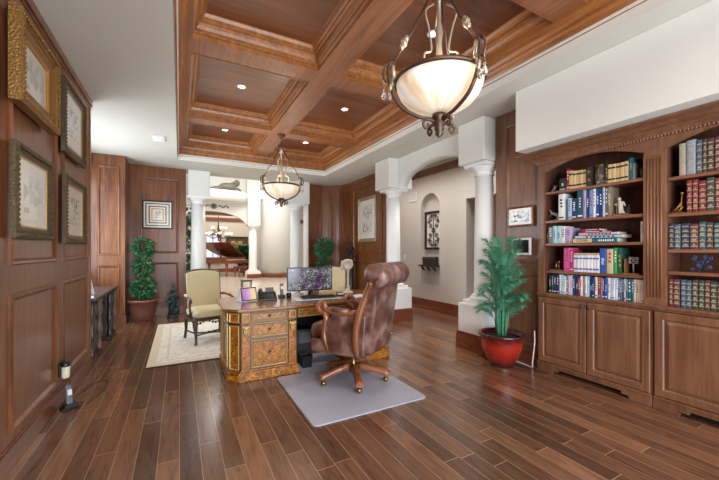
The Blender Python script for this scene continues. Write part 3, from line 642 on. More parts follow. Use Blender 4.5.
# ---- shelf ornaments
def merged(mb, name, mat, parent=None, loc=None, rotz=0, vox=.006):
    o = mb.build(name, mat, parent, loc, rotz); r = o.modifiers.new('remesh', 'REMESH'); r.mode = 'VOXEL'; r.voxel_size = vox; r.use_smooth_shade = True
    s_ = o.modifiers.new('smooth', 'SMOOTH'); s_.iterations = 2; return o
STEEL = plain('pewter_figurine', srgb(150, 148, 150), .35, metal=.7, bump=.3)
IVORY = plain('ivory_resin', srgb(206, 196, 178), .5, noise=.15, nscale=50)
BRONZE = plain('verdigris_bronze', srgb(52, 72, 74), .4, metal=.55, noise=.35, nscale=30, bump=.5, bscale=60)
DBRONZE = plain('dark_bronze', srgb(42, 36, 34), .4, metal=.5, noise=.3, nscale=30, bump=.4, bscale=60)
def horse(name, label, x, y, z, s_, mat, base=None):
    t = thing(name, label, 'figurine', (x, y, z+.0006), PI/2)
    m = MB(); S = s_
    m.ell((0, 0, .55*S), .3*S, .13*S, .14*S, mat=Matrix.Rotation(-.35, 3, 'Y'))
    m.tube([(.2*S, 0, .62*S), (.32*S, 0, .8*S), (.34*S, 0, .9*S)], [.11*S, .07*S, .06*S]).ell((.42*S, 0, .9*S), .12*S, .05*S, .06*S)
    for (sx, sy, ex) in ((.2, .06, .36), (.22, -.06, .42)): m.tube([(sx*S, sy*S, .55*S), ((ex)*S, sy*S, .5*S), ((ex-.05)*S, sy*S, .32*S)], [.06*S, .04*S, .03*S])
    for sy in (.07, -.07): m.tube([(-.2*S, sy*S, .5*S), (-.26*S, sy*S, .28*S), (-.18*S, sy*S, .04*S)], [.09*S, .045*S, .035*S])
    m.tube([(-.27*S, 0, .52*S), (-.42*S, 0, .45*S), (-.4*S, 0, .2*S)], [.04*S, .05*S, .02*S])
    merged(m, 'body', mat, t, vox=.004)
    MB().box(-.4*S, -.15*S, 0, .35*S, .15*S, .05*S).build('base', base or mat, t, bevel=.002)
horse('horse_figurine', 'silvery rearing horse figurine beside the tall white book', XB+.075, 2.348, SH1[1], .14, STEEL)
t = thing('sailing_ornament', 'small grey metal bird ornament at the palm end of the top shelf', 'figurine', (XB+.07, 2.34, SH1[0]+.0006), 0)
m = MB(); m.tube([(0, .05, .01), (0, .01, .03), (0, -.03, .075)], [.006, .012, .004]).tube([(0, .03, .02), (0, .0, .06), (0, .02, .09)], [.01, .008, .002])
merged(m, 'body', STEEL, t, vox=.003); MB().box(-.02, -.04, 0, .02, .05, .008).build('base', DBRONZE, t)
# glass jar lantern on the top shelf
t = thing('glass_lantern', 'round glass lantern with brass rods between the cream volumes', 'lantern', (XB+.09, 1.875, SH1[0]+.0006))
MB().lathe([(.05, 0), (.05, .012), (.044, .016)]).build('base', BRASS, t); MB().lathe([(.044, .19), (.05, .195), (.05, .205), (.03, .215)]).build('lid', BRASS, t)
MB().lathe([(.04, .017), (.041, .1), (.04, .188)]).build('glass', CRYST, t)
m = MB()
for i in range(4): a = i*PI/2+.5; m.tube([(.045*math.cos(a), .045*math.sin(a), .01), (.045*math.cos(a), .045*math.sin(a), .2)], .003, 6)
m.build('rod', BRASS, t); MB().ell((0, 0, .035), .035, .035, .02).build('filling', WHITEP, t)
t = thing('carved_box', 'dark carved upright box beside the glass lantern', 'box', (XB+.05, 1.96, SH1[0]+.0006))
MB().box(-.02, -.026, 0, .08, .026, .2).build('body', DARKW, t, bevel=.004); MB().ell((-.022, 0, .15), .005, .016, .02).ell((-.022, 0, .07), .005, .014, .025).build('relief', BRASS, t)
t = thing('battle_figurine', 'ivory and black chess-knight figurines on a small wooden stand', 'figurine', (XB+.08, 1.675, SH1[1]+.0006))
MB().box(-.03, -.06, 0, .03, .075, .02).build('base', WT, t, bevel=.003)
m = MB(); m.tube([(0, .02, .02), (0, .02, .1), (0, .03, .15)], [.018, .022, .012]).ell((0, .03, .165), .014, .016, .018).tube([(0, .02, .11), (0, -.01, .13), (0, -.02, .09)], .007).tube([(0, .055, .02), (0, .055, .125)], .003).box(-.002, .045, .105, .002, .075, .125)
m.tube([(0, .0, .02), (0, .01, .08), (0, .0, .14)], [.02, .012, .008]); merged(m, 'white_knight', IVORY, t, vox=.004)
m = MB(); m.tube([(0, -.05, .02), (0, -.045, .06), (0, -.055, .1)], [.02, .02, .008]).ell((0, -.03, .055), .015, .025, .02); merged(m, 'dark_knight', DBRONZE, t, vox=.004)
t = thing('trophy_bookend', 'wooden bookend with a silver knot beside the green books', 'bookend', (XB+.06, 1.60, SH1[3]+.0006))
MB().box(-.03, -.07, 0, .05, .06, .014).box(-.03, .035, .014, .06, .045, .15).build('base', WBY, t, bevel=.002)
m = MB().tube([(0, -.02, .014), (0, -.02, .1)], .007)
kn = [(0, -.02+.035*math.sin(2*a)*1.0, .135+.03*math.cos(3*a)) for a in [2*PI*i/40 for i in range(41)]]; m.tube(kn, .005, 6); m.build('knot', STEEL, t)
t = thing('key_bookend', 'wooden bookend with small brass figure at the palm end of the fourth shelf', 'bookend', (XB+.06, 2.31, SH1[3]+.0006))
MB().box(-.03, -.055, 0, .04, .07, .012).build('base', WBY, t, bevel=.002)
m = MB().tube([(0, -.02, .01), (0, -.02, .09)], [.008, .005]).ell((0, -.02, .1), .01, .014, .012).tube([(0, .01, .01), (0, .012, .05), (0, .0, .1)], [.006, .01, .004]); m.build('figure', BRASS, t)
t = thing('gold_bookend', 'gilded crossed-tools bookend beside the red leather books', 'bookend', (XB+.06, 1.26, SH2[1]+.0006))
MB().box(-.03, -.05, 0, .03, .05, .01).build('base', BRASS, t)
m = MB(); m.tube([(0, .045, .01), (0, -.03, .08)], [.005, .006]).tube([(0, .02, .01), (0, -.02, .09)], .005).tube([(0, -.02, .01), (0, -.03, .17)], .004).ell((0, -.03, .17), .01, .012, .01).tube([(0, .0, .01), (0, -.035, .055)], .007); m.build('figure', GOLDP, t)
BLUEM = plain('blue_glazed_metal', srgb(62, 76, 112), .35, metal=.4)
t = thing('flower_ornament', 'dark blue metal flower spray lying between the leather book shelves', 'figurine', (XB+.09, 1.12, SH2[3]+.0006))
m = MB()
for i in range(9):
    a = i*.7; y = .055*math.cos(a); z_ = .02+.11*abs(math.sin(i*1.3)); m.tube([(0, 0, .004), (.01*math.sin(a), y*.5, z_*.6), (.02*math.sin(a), y, z_)], .0025, 5)
    for q in range(5): b = q*2*PI/5; m.ell((.02*math.sin(a), y+.01*math.cos(b), z_+.01*math.sin(b)), .003, .008, .008, 6, 4)
m.build('spray', BLUEM, t)
t = thing('bowl_ornament', 'dark carved ornament at the divider end of the top shelf', 'figurine', (XB+.09, 1.522, SH1[0]+.0006))
MB().lathe([(.018, 0), (.02, .01), (.01, .02), (.018, .05), (.026, .08), (.018, .1), (.0001, .11)]).build('body', DARKW, t)

# ================================================================== PICTURES
def art_mat(name, kind):
    m, t, p = newmat(name); L = t.links.new; N = t.nodes.new; tc = N('ShaderNodeTexCoord')
    p.inputs['Roughness'].default_value = .6
    if kind == 'city':
        v = N('ShaderNodeTexVoronoi'); v.distance = 'CHEBYCHEV'; v.inputs['Scale'].default_value = 11; L(tc.outputs['Object'], v.inputs['Vector'])
        r = ramp(t, [(0, srgb(140, 138, 134)), (.3, srgb(206, 203, 196)), (.8, srgb(224, 220, 210)), (1, srgb(130, 128, 124))]); L(v.outputs['Color'], r.inputs[0])
    elif kind == 'sketch':
        v = N('ShaderNodeTexNoise'); v.inputs['Scale'].default_value = 9; v.inputs['Detail'].default_value = 8; v.inputs['Distortion'].default_value = 2; L(tc.outputs['Object'], v.inputs['Vector'])
        r = ramp(t, [(.34, srgb(70, 66, 62)), (.42, srgb(170, 164, 156)), (.53, srgb(222, 218, 208)), (1, srgb(236, 232, 224))]); L(v.outputs[0], r.inputs[0])
    elif kind == 'people':
        v = N('ShaderNodeTexVoronoi'); v.inputs['Scale'].default_value = 26; L(tc.outputs['Object'], v.inputs['Vector'])
        r = ramp(t, [(.15, srgb(60, 60, 68)), (.4, srgb(150, 150, 158)), (.6, srgb(218, 214, 212)), (.85, srgb(240, 240, 240))]); L(v.outputs['Color'], r.inputs[0])
    elif kind == 'land':
        v = N('ShaderNodeTexNoise'); v.inputs['Scale'].default_value = 4; v.inputs['Detail'].default_value = 6; L(tc.outputs['Object'], v.inputs['Vector'])
        r = ramp(t, [(.35, srgb(60, 60, 40)), (.5, srgb(140, 120, 70)), (.6, srgb(200, 180, 130)), (.75, srgb(190, 200, 200))]); L(v.outputs[0], r.inputs[0])
    L(r.outputs[0], p.inputs['Base Color']); return m
ART = {k: art_mat('print_'+k, k) for k in ('city', 'sketch', 'people', 'land')}
def picture(label, c, rotz, w_, h_, fw, dep, fmat, mw, art, liner=None, carve=0, seed=0, inner=None):
    t = thing('framed_picture', label, 'picture', c, rotz)
    pr = [(0, 0), (0, dep*.8), (fw*.12, dep), (fw*.3, dep*.92), (fw*.45, dep*.62), (fw*.7, dep*.72), (fw*.85, dep*.5), (fw, dep*.4), (fw, 0)]
    f = MB().rframe(w_, h_, pr); fo = f.build('frame', fmat, t)
    if carve:
        m = MB(); rnd = random.Random(seed)
        st = .034
        for sgn in (-1, 1):
            n = int(w_/st)
            for i in range(n+1): m.ell((-w_/2+fw*.3+i*(w_-fw*.6)/n, -dep*.95, sgn*(h_/2-fw*.3)), .014, .009, .015*rnd.uniform(.7, 1.3), 6, 4)
            n = int(h_/st)
            for i in range(n+1): m.ell((sgn*(w_/2-fw*.3), -dep*.95, -h_/2+fw*.3+i*(h_-fw*.6)/n), .015*rnd.uniform(.7, 1.3), .009, .014, 6, 4)
        m.build('carving', fmat, fo)
    a, b = w_/2-fw, h_/2-fw
    if liner: MB().rframe(2*a+.004, 2*b+.004, [(0, 0), (0, dep*.42), (.012, dep*.36), (.014, .004), (.014, 0)]).build('liner', liner, t)
    MB().box(-a, -.008, -b, a, -.004, b).build('mat_board', MATB, t)
    if inner:
        for k, (o, im) in enumerate(inner): MB().rframe(2*(a-o), 2*(b-o), [(0, .004), (0, .0105+k*.0005), (.02, .0105+k*.0005), (.02, .004)]).build('mat_border', im, t)
    MB().box(-a+mw, -.0105, -b+mw, a-mw, -.0085, b-mw).build('print', ART[art], t)
    MB().box(-a-.002, -.0135, -b-.002, a+.002, -.0125, b+.002).build('glass', PANE, t)
    return t
XF = XL+.027
def lpic(label, y0, y1, z0, z1, *a, **k): picture(label, (XF, (y0+y1)/2, (z0+z1)/2), PI/2, y1-y0, z1-z0, *a, **k)
lpic('large deep gilt frame with a city etching, upper row nearest the room corner opening', 2.85, 3.62, 2.34, 2.94, .125, .07, GOLD, .05, 'city', liner=GOLDP, carve=1, seed=1)
lpic('antique pewter frame with small etching hung above another pewter frame, upper row', 3.90, 4.66, 2.29, 2.97, .085, .035, PEWT, .12, 'sketch', liner=GOLDP, carve=1, seed=2)
lpic('antique pewter frame under the deep gilt frame, lower row', 2.88, 3.58, 1.475, 2.1, .08, .035, PEWT, .10, 'city', liner=GOLDP, carve=1, seed=3)
lpic('antique pewter frame nearest the carved desk, lower row', 3.94, 4.68, 1.46, 2.1, .08, .035, PEWT, .11, 'sketch', liner=GOLDP, carve=1, seed=4)
DK = plain('dark_mat_border', srgb(70, 60, 50), .7)
picture('square print with stepped dark and cream mats above the ball topiary', (-.415, 8.45, 2.16), 0, .57, .61, .03, .025, DARKW, .2, 'sketch', inner=[(.03, DK), (.09, DK), (.14, GOLDP)])
picture('large portrait sketch in a silver-gold frame on the curved wood wall', (4.05, 7.15, 2.15), -PI/2, .88, 1.1, .07, .035, SILV, .14, 'sketch', liner=GOLDP)
picture('wooden-framed group photograph beside the bookcase', (XP-.024, 2.76, 1.82), -PI/2, .36, .25, .025, .02, WT, .03, 'people')
t = thing('wall_tablet', 'white-framed black screen below the group photograph', 'tablet', (XP-.024, 2.745, 1.445), -PI/2)
MB().rframe(.27, .21, [(0, 0), (0, .015), (.006, .018), (.024, .018), (.026, .01), (.026, 0)]).build('frame', WHITEP, t); MB().box(-.11, -.012, -.08, .11, -.006, .08).build('screen', BLACK, t)

# ================================================================== EXECUTIVE DESK
DX, DY, DW, DD, DH = .44, 3.70, 2.06, .95, .78
t = desk = thing('executive_desk', 'large carved burl-wood executive desk with gilt inlays', 'desk', (DX, DY, 0))
def ped_outline(x0, x1, y0, y1, ch, off=0, left=True):
    x0 -= off; x1 += off; y0 -= off; y1 += off
    return [(x0+ch, y0), (x1, y0), (x1, y1), (x0+ch, y1), (x0, y1-ch), (x0, y0+ch)] if left else [(x0, y0), (x1-ch, y0), (x1, y0+ch), (x1, y1-ch), (x1-ch, y1), (x0, y1)]
PEDS = ((0, .76, True), (1.42, 2.06, False))
for x0, x1, lf in PEDS:
    b = MB().prism(ped_outline(x0+.02, x1-.02, .02, DD-.02, .11, 0, lf), .11, .745).build('pedestal', DESKF, t)
    pl = MB(); pl.prism(ped_outline(x0+.02, x1-.02, .02, DD-.02, .11, .02, lf), .0, .1).prism(ped_outline(x0+.02, x1-.02, .02, DD-.02, .11, .008, lf), .1, .118)
    pl.build('plinth', BURL, t, bevel=.008)
    def raised(mb, M, w_, h_, fr=.012):
        pass
    # drawers: (z0, z1)
    da, db = (x0+.235, x1-.13) if lf else (x0+.13, x1-.235)
    for z0, z1 in ((.628, .73), (.46, .61), (.135, .43)):
        cx_, cz = (da+db)/2, (z0+z1)/2; w_, h_ = db-da, z1-z0
        d = MB().box(-w_/2+.016, -.008, -h_/2+.016, w_/2-.016, .004, h_/2-.016).build('drawer', BURL, t, loc=(cx_, .02, cz), bevel=.004)
        MB().rframe(w_, h_, [(0, -.003), (0, .012), (.006, .016), (.012, .01), (.018, .002)]).build('gilt_border', INLAY, d)
        MB().rframe(w_-.034, h_-.034, [(0, -.003), (0, .0095), (.007, .0095), (.007, -.003)]).build('inlay_line', DESKF, d)
        MB().lathe([(.014, 0), (.015, .004), (.006, .008), (.012, .018), (.01, .024), (.0001, .026)], n=16, mat=Matrix.Rotation(PI/2, 4, 'X')).build('knob', BRASS, d, loc=(0, -.008, 0))
    # pilasters with carved brackets
    for pc in ((x0+.18, x1-.075) if lf else (x0+.075, x1-.18)):
        p = MB().box(-.045, -.018, .12, .045, .004, .6).box(-.048, -.022, .62, .048, .004, .74).build('pilaster', BURL, t, loc=(pc, .02, 0), bevel=.004)
        m = MB()
        m.ell((0, -.035, .575), .03, .02, .026).ell((-.028, -.03, .585), .014, .014, .02).ell((.028, -.03, .585), .014, .014, .02)
        for k in range(3): m.ell(((k-1)*.016, -.03, .53-.01*(k == 1)), .009, .012, .04)
        m.ell((0, -.028, .49), .01, .01, .02); m.build('carved_bracket', INLAY, p)
        MB().rframe(.075, .085, [(0, 0), (0, .006), (.006, .008), (.012, .002)], y0=-.022).build('gilt_square', INLAY, p, loc=(0, 0, .68))
    # chamfer panels
    for (fa, fb) in (((x0+.02, .13), (x0+.13, .02)),) if lf else (((x1-.13, .02), (x1-.02, .13)),):
        cx_, cy_ = (fa[0]+fb[0])/2, (fa[1]+fb[1])/2; ang = math.atan2(fb[1]-fa[1], fb[0]-fa[0])
        e = MB().box(-.05, -.006, -.225, .05, .004, .225).build('corner_panel', BURL, t, loc=(cx_, cy_, .36), rotz=ang, bevel=.003)
        MB().rframe(.12, .47, [(0, -.003), (0, .01), (.006, .013), (.012, .008), (.016, .002)]).build('gilt_border', INLAY, e)
        e = MB().box(-.05, -.006, -.04, .05, .004, .04).build('corner_panel', BURL, t, loc=(cx_, cy_, .675), rotz=ang, bevel=.003)
        MB().rframe(.12, .1, [(0, -.003), (0, .01), (.006, .013), (.012, .008), (.016, .002)]).build('gilt_border', INLAY, e)
    # end panels
    sx = x0+.02 if lf else x1-.02; rz = -PI/2 if lf else PI/2
    for z0, z1 in ((.135, .6), (.63, .73)):
        for y0, y1 in ((.16, .46), (.5, .8)):
            e = MB().box(-(y1-y0)/2+.012, -.006, -(z1-z0)/2+.012, (y1-y0)/2-.012, .004, (z1-z0)/2-.012).build('side_panel', BURL, t, loc=(sx, (y0+y1)/2, (z0+z1)/2), rotz=rz, bevel=.003)
            MB().rframe(y1-y0, z1-z0, [(0, -.003), (0, .01), (.006, .013), (.012, .008), (.016, .002)]).build('gilt_border', INLAY, e)
m = MB().box(.74, .03, .625, 1.44, .9, .745); m.build('apron', DESKF, t)
d = MB().box(-.31, -.01, -.036, .31, .004, .036).build('drawer', BURL, t, loc=(1.09, .03, .682), bevel=.004)
MB().rframe(.66, .1, [(0, -.003), (0, .012), (.006, .016), (.012, .01), (.018, .002)]).build('gilt_border', INLAY, d)
MB().lathe([(.012, 0), (.013, .004), (.005, .008), (.011, .018), (.0001, .024)], n=14, mat=Matrix.Rotation(PI/2, 4, 'X')).build('knob', BRASS, d, loc=(0, -.01, 0))
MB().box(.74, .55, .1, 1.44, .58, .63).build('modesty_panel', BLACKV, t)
tp = MB(); tp.prism([(.09, -.04), (DW-.09, -.04), (DW+.04, .09), (DW+.04, DD-.09+.04), (DW-.09, DD+.04), (.09, DD+.04), (-.04, DD-.09+.04), (-.04, .09)], .75, .78)
tp.build('desktop', DESKT, t, bevel=.007)
MB().prism([(.1, -.015), (DW-.1, -.015), (DW+.015, .1), (DW+.015, DD-.1), (DW-.1, DD+.015), (.1, DD+.015), (-.015, DD-.1), (-.015, .1)], .735, .752).build('top_moulding', DESKF, t, bevel=.005)

# ---- things on the desk
ZD = .7808
t = thing('smart_display', 'white smart display with a purple and yellow lit screen on the desk', 'tablet', (.735, 4.20, ZD), .30)
m, tt, p = newmat('display_screen'); g = tt.nodes.new('ShaderNodeTexCoord'); r = ramp(tt, [(.0, srgb(120, 60, 150)), (.4, srgb(190, 140, 190)), (.7, srgb(232, 206, 150)), (1, srgb(200, 150, 170))])
n_ = tt.nodes.new('ShaderNodeTexNoise'); n_.inputs['Scale'].default_value = 5; tt.links.new(g.outputs['Object'], n_.inputs['Vector']); sx_ = tt.nodes.new('ShaderNodeSeparateXYZ'); tt.links.new(g.outputs['Object'], sx_.inputs[0])
ma = tt.nodes.new('ShaderNodeMath'); ma.operation = 'MULTIPLY_ADD'; ma.inputs[1].default_value = 3.2; tt.links.new(sx_.outputs[0], ma.inputs[0]); tt.links.new(n_.outputs[0], ma.inputs[2]); tt.links.new(ma.outputs[0], r.inputs[0])
tt.links.new(r.outputs[0], p.inputs['Emission Color']); p.inputs['Emission Strength'].default_value = .8; p.inputs['Base Color'].default_value = (.02, .02, .02, 1); p.inputs['Roughness'].default_value = .1
DISP = m
MB().prism([(-.02, 0), (.11, 0), (.05, .165), (.018, .17)], -.105, .105, 'x').build('body', WHITEP, t, bevel=.006)
sl = math.atan2(.038, .17)
MB().xbox(TR(0, -.0045, .088, rx=-sl), .2, .006, .16).build('bezel', BLACK, t); MB().xbox(TR(0, -.008, .089, rx=-sl), .176, .004, .135).build('screen', DISP, t)
t = thing('desk_telephone', 'black office telephone with handset and angled display beside the smart display', 'telephone', (.955, 4.24, ZD), -.1)
MB().prism([(-.09, 0), (.1, 0), (.1, .09), (.075, .095), (-.09, .02)], -.1, .12, 'x').build('body', BLACK, t, bevel=.006)
MB().xbox(TR(.045, .06, .115, rx=.75), .1, .07, .016).build('screen_unit', GREYP, t, bevel=.003)
m = MB()
for i in range(3):
    for j in range(4): m.xbox(TR(.02+i*.026, -.055+j*.028, .036+j*.0118, rx=.41), .018, .015, .008)
m.build('keypad', GREYP, t)
h = MB().tube([(-.065, -.095, .05), (-.065, -.05, .1), (-.065, .02, .13), (-.065, .075, .12)], [.018, .014, .014, .018], 10).ell((-.065, -.095, .05), .026, .026, .022).ell((-.065, .08, .11), .026, .026, .026)
h.build('handset', BLACK, t)
t = thing('cordless_phone', 'slim cordless phone standing in its cradle beside the monitor', 'telephone', (1.185, 4.38, ZD), 0)
MB().box(-.04, -.05, 0, .04, .05, .03).build('cradle', BLACK, t, bevel=.008); MB().xbox(TR(0, .005, .1, rx=-.15), .045, .025, .16).build('handset', GREYP, t, bevel=.01); MB().xbox(TR(0, -.012, .125, rx=-.15), .03, .004, .04).build('screen', WHITEP, t)
t = thing('desk_speaker', 'small black round speaker beside the cordless phone', 'speaker', (1.275, 4.36, ZD)); MB().lathe([(.03, 0), (.034, .005), (.034, .045), (.028, .055), (.0001, .057)]).build('body', BLACK, t)
# monitor
m, tt, p = newmat('monitor_screen'); g = tt.nodes.new('ShaderNodeTexCoord')
v = tt.nodes.new('ShaderNodeTexNoise'); v.inputs['Scale'].default_value = 34; v.inputs['Detail'].default_value = 3; v.inputs['Distortion'].default_value = 2.5; tt.links.new(g.outputs['Object'], v.inputs['Vector'])
r = ramp(tt, [(.4, srgb(26, 22, 34)), (.48, srgb(64, 58, 74)), (.55, srgb(126, 132, 124)), (.66, srgb(205, 214, 205))]); tt.links.new(v.outputs[0], r.inputs[0])
v2 = tt.nodes.new('ShaderNodeTexNoise'); v2.inputs['Scale'].default_value = 5; tt.links.new(g.outputs['Object'], v2.inputs['Vector'])
r2 = ramp(tt, [(.42, (1, 1, 1, 1)), (.58, srgb(168, 96, 190))]); tt.links.new(v2.outputs[0], r2.inputs[0])
mx = tt.nodes.new('ShaderNodeMix'); mx.data_type = 'RGBA'; mx.blend_type = 'MULTIPLY'; mx.inputs[0].default_value = 1; tt.links.new(r.outputs[0], mx.inputs[6]); tt.links.new(r2.outputs[0], mx.inputs[7])
tt.links.new(mx.outputs[2], p.inputs['Emission Color']); p.inputs['Emission Strength'].default_value = .7; p.inputs['Base Color'].default_value = (.015, .015, .02, 1); p.inputs['Roughness'].default_value = .15
t = thing('computer_monitor', 'wide black computer monitor showing a speckled purple picture', 'monitor', (1.56, 4.33, ZD), -.12)
MB().box(-.31, -.012, .07, .31, .02, .385).build('housing', BLACK, t, bevel=.005); MB().box(-.298, -.0145, .088, .298, -.011, .373).build('screen', m, t)
MB().tube([(0, .03, .01), (0, .035, .12)], .018).build('stand', BLACK, t); MB().lathe([(.11, 0), (.11, .006), (.03, .014)], (0, .03, 0)).build('stand_base', BLACK, t)
t = thing('keyboard', 'dark grey keyboard in front of the monitor', 'keyboard', (1.58, 4.06, ZD+.003), -.05)
MB().prism([(-.075, 0), (.075, 0), (.075, .022), (-.075, .01)], -.23, .23, 'x').build('body', GREYP, t, bevel=.003)
m = MB()
for i in range(15):
    for j in range(5): m.xbox(TR(-.205+i*.0293, -.056+j*.0275, .015+j*.0022, rx=.08), .024, .022, .007)
m.build('keys', BLACK, t)
PAPER = plain('white_paper', srgb(222, 226, 234), .8)
o = MB().box(-.3, -.15, 0, .28, .13, .0018).build('desk_pad', PAPER, loc=(1.56, 4.08, ZD), rotz=-.05); tag(o, 'white blotter papers under the keyboard', 'papers')
o = MB().box(-.14, -.1, 0, .14, .1, .003).build('paper_sheet', PAPER, loc=(2.12, 4.0, ZD), rotz=.3); tag(o, 'loose white papers beside the keyboard near the chair back', 'papers')
t = thing('card_holder', 'small glossy black card holder beside the keyboard', 'holder', (1.93, 4.16, ZD)); MB().box(-.05, -.03, 0, .05, .03, .012).box(-.05, .01, .012, .05, .03, .045).build('tray', BLACK, t, bevel=.004); MB().box(-.042, -.02, .012, .042, .008, .035).build('cards', PAPER, t)
# antique candlestick telephone
t = thing('candlestick_telephone', 'tall antique ivory candlestick telephone at the back of the desk', 'telephone', (2.13, 4.33, ZD), 0)
MB().lathe([(.075, 0), (.078, .01), (.07, .022), (.045, .035), (.028, .06), (.022, .08)]).build('base', IVORY, t)
MB().lathe([(.018, .08), (.022, .1), (.016, .12), (.015, .3), (.022, .32), (.026, .345), (.02, .37)]).build('stem', IVORY, t)
MB().lathe([(.02, -.03), (.03, 0), (.07, .05), (.075, .058), (.06, .055), (.0001, .02)], (-.02, -.03, .43), mat=Matrix.Rotation(1.9, 4, 'X') @ Matrix.Rotation(-.3, 4, 'Y')).build('mouthpiece', IVORY, t)
m = MB().lathe([(.0001, .49), (.04, .485), (.07, .468), (.075, .455), (.03, .44), (.02, .36)]); m.build('top_cap', IVORY, t)
m = MB().tube([(-.02, 0, .36), (-.07, 0, .37), (-.085, 0, .42)], .008).lathe([(.025, 0), (.03, .03), (.02, .08), (.018, .13), (.0001, .14)], (-.088, 0, .33)); m.build('receiver', IVORY, t)

# ---- under the desk
t = thing('computer_tower', 'black computer tower on the floor in the desk kneehole', 'computer', (1.36, 4.08, .0105), 0)
MB().box(-.1, -.12, 0, .1, .12, .42).build('case', BLACK, t, bevel=.008); MB().box(-.07, -.124, .25, .07, -.12, .38).build('front_panel', GREYP, t)
t = thing('waste_bin', 'low black waste bin on the chair mat under the desk', 'bin', (1.33, 3.84, .0105), 0)
MB().lathe([(.075, 0), (.09, .13), (.094, .14), (.09, .14), (.072, .01)], n=4, smooth=False, mat=Matrix.Rotation(PI/4, 4, 'Z')).build('body', BLACK, t)
# ---- chair mat
def rr(x0, y0, x1, y1, r, n=6):
    P = []
    for cx_, cy_, a0 in ((x1-r, y1-r, 0), (x0+r, y1-r, PI/2), (x0+r, y0+r, PI), (x1-r, y0+r, 1.5*PI)):
        for i in range(n+1): a = a0+PI/2*i/n; P.append((cx_+r*math.cos(a), cy_+r*math.sin(a)))
    return P
o = MB().prism(rr(.93, 2.5, 2.07, 3.66, .05)+[], .0, .01).build('chair_mat', plain('clear_grey_vinyl', srgb(176, 178, 194), .38, spec=.5)); tag(o, 'pale grey plastic chair mat on the plank floor under the leather chair', 'mat')
o.location.z = .0006
o = MB().prism(rr(1.215, 3.662, 1.80, 4.26, .02), .0, .0095).build('chair_mat_lip', bpy.data.materials['clear_grey_vinyl']); o.parent = bpy.data.objects['chair_mat']

# ---- leather swivel chair
def leather():
    m, t, p = newmat('mottled_leather'); tc = t.nodes.new('ShaderNodeTexCoord'); n = t.nodes.new('ShaderNodeTexNoise'); n.inputs['Scale'].default_value = 7; n.inputs['Detail'].default_value = 5
    t.links.new(tc.outputs['Object'], n.inputs['Vector']); r = ramp(t, [(.3, srgb(74, 44, 36)), (.5, srgb(110, 75, 64)), (.72, srgb(160, 130, 122))]); t.links.new(n.outputs[0], r.inputs[0]); t.links.new(r.outputs[0], p.inputs['Base Color'])
    n2 = t.nodes.new('ShaderNodeTexNoise'); n2.inputs['Scale'].default_value = 260; b = t.nodes.new('ShaderNodeBump'); b.inputs['Strength'].default_value = .15; b.inputs['Distance'].default_value = .002
    t.links.new(tc.outputs['Object'], n2.inputs['Vector']); t.links.new(n2.outputs[0], b.inputs['Height']); t.links.new(b.outputs[0], p.inputs['Normal'])
    p.inputs['Roughness'].default_value = .34; p.inputs['Coat Weight'].default_value = .15; return m
LEATH = leather()
LW = wood('chair_wood', srgb(92, 48, 30), srgb(138, 82, 52), srgb(172, 112, 74), rough=.28, coat=.4)
NAIL = plain('nailhead_brass', srgb(140, 108, 70), .35, metal=.8)
t = ch = thing('leather_desk_chair', 'tufted brown leather executive chair with rolled back and carved wooden arms', 'chair', (1.64, 3.20, .0108), math.radians(34))
# local: +y is where the sitter faces
# seat cushion
def cushion(x0, y0, x1, y1, z0, z1, r=.06, crown=.03, n=12):
    m = MB(); secs = []
    for k in range(n+1):
        u = k/n; x = x0+(x1-x0)*u; e = max(0, abs(2*u-1)-.72)/.28; inset = r*.8*(1-math.sqrt(max(0, 1-e*e)))
        sec = []
        for i in range(24):
            a = 2*PI*i/24; c_, s_ = math.cos(a), math.sin(a)
            py = (abs(c_)**.35)*(1 if c_ > 0 else -1); pz = (abs(s_)**.45)*(1 if s_ > 0 else -1)
            zt = crown*(1-(2*u-1)**2)*(1 if s_ > 0 else 0)*max(0, 1-py*py)
            sec.append((x, (y0+y1)/2+py*((y1-y0)/2-inset), (z0+z1)/2+pz*((z1-z0)/2-inset*.8)+zt))
        secs.append(sec)
    return m.loft(secs)
cushion(-.25, -.22, .25, .42, .43, .62, crown=.03, r=.1).build('seat_cushion', LEATH, t, subsurf=1)
# upholstered base rail under the seat
m = MB(); m.prism(rr(-.285, -.27, .285, .37, .05), .335, .47); m.build('seat_base', LEATH, t, bevel=.02, seg=3)
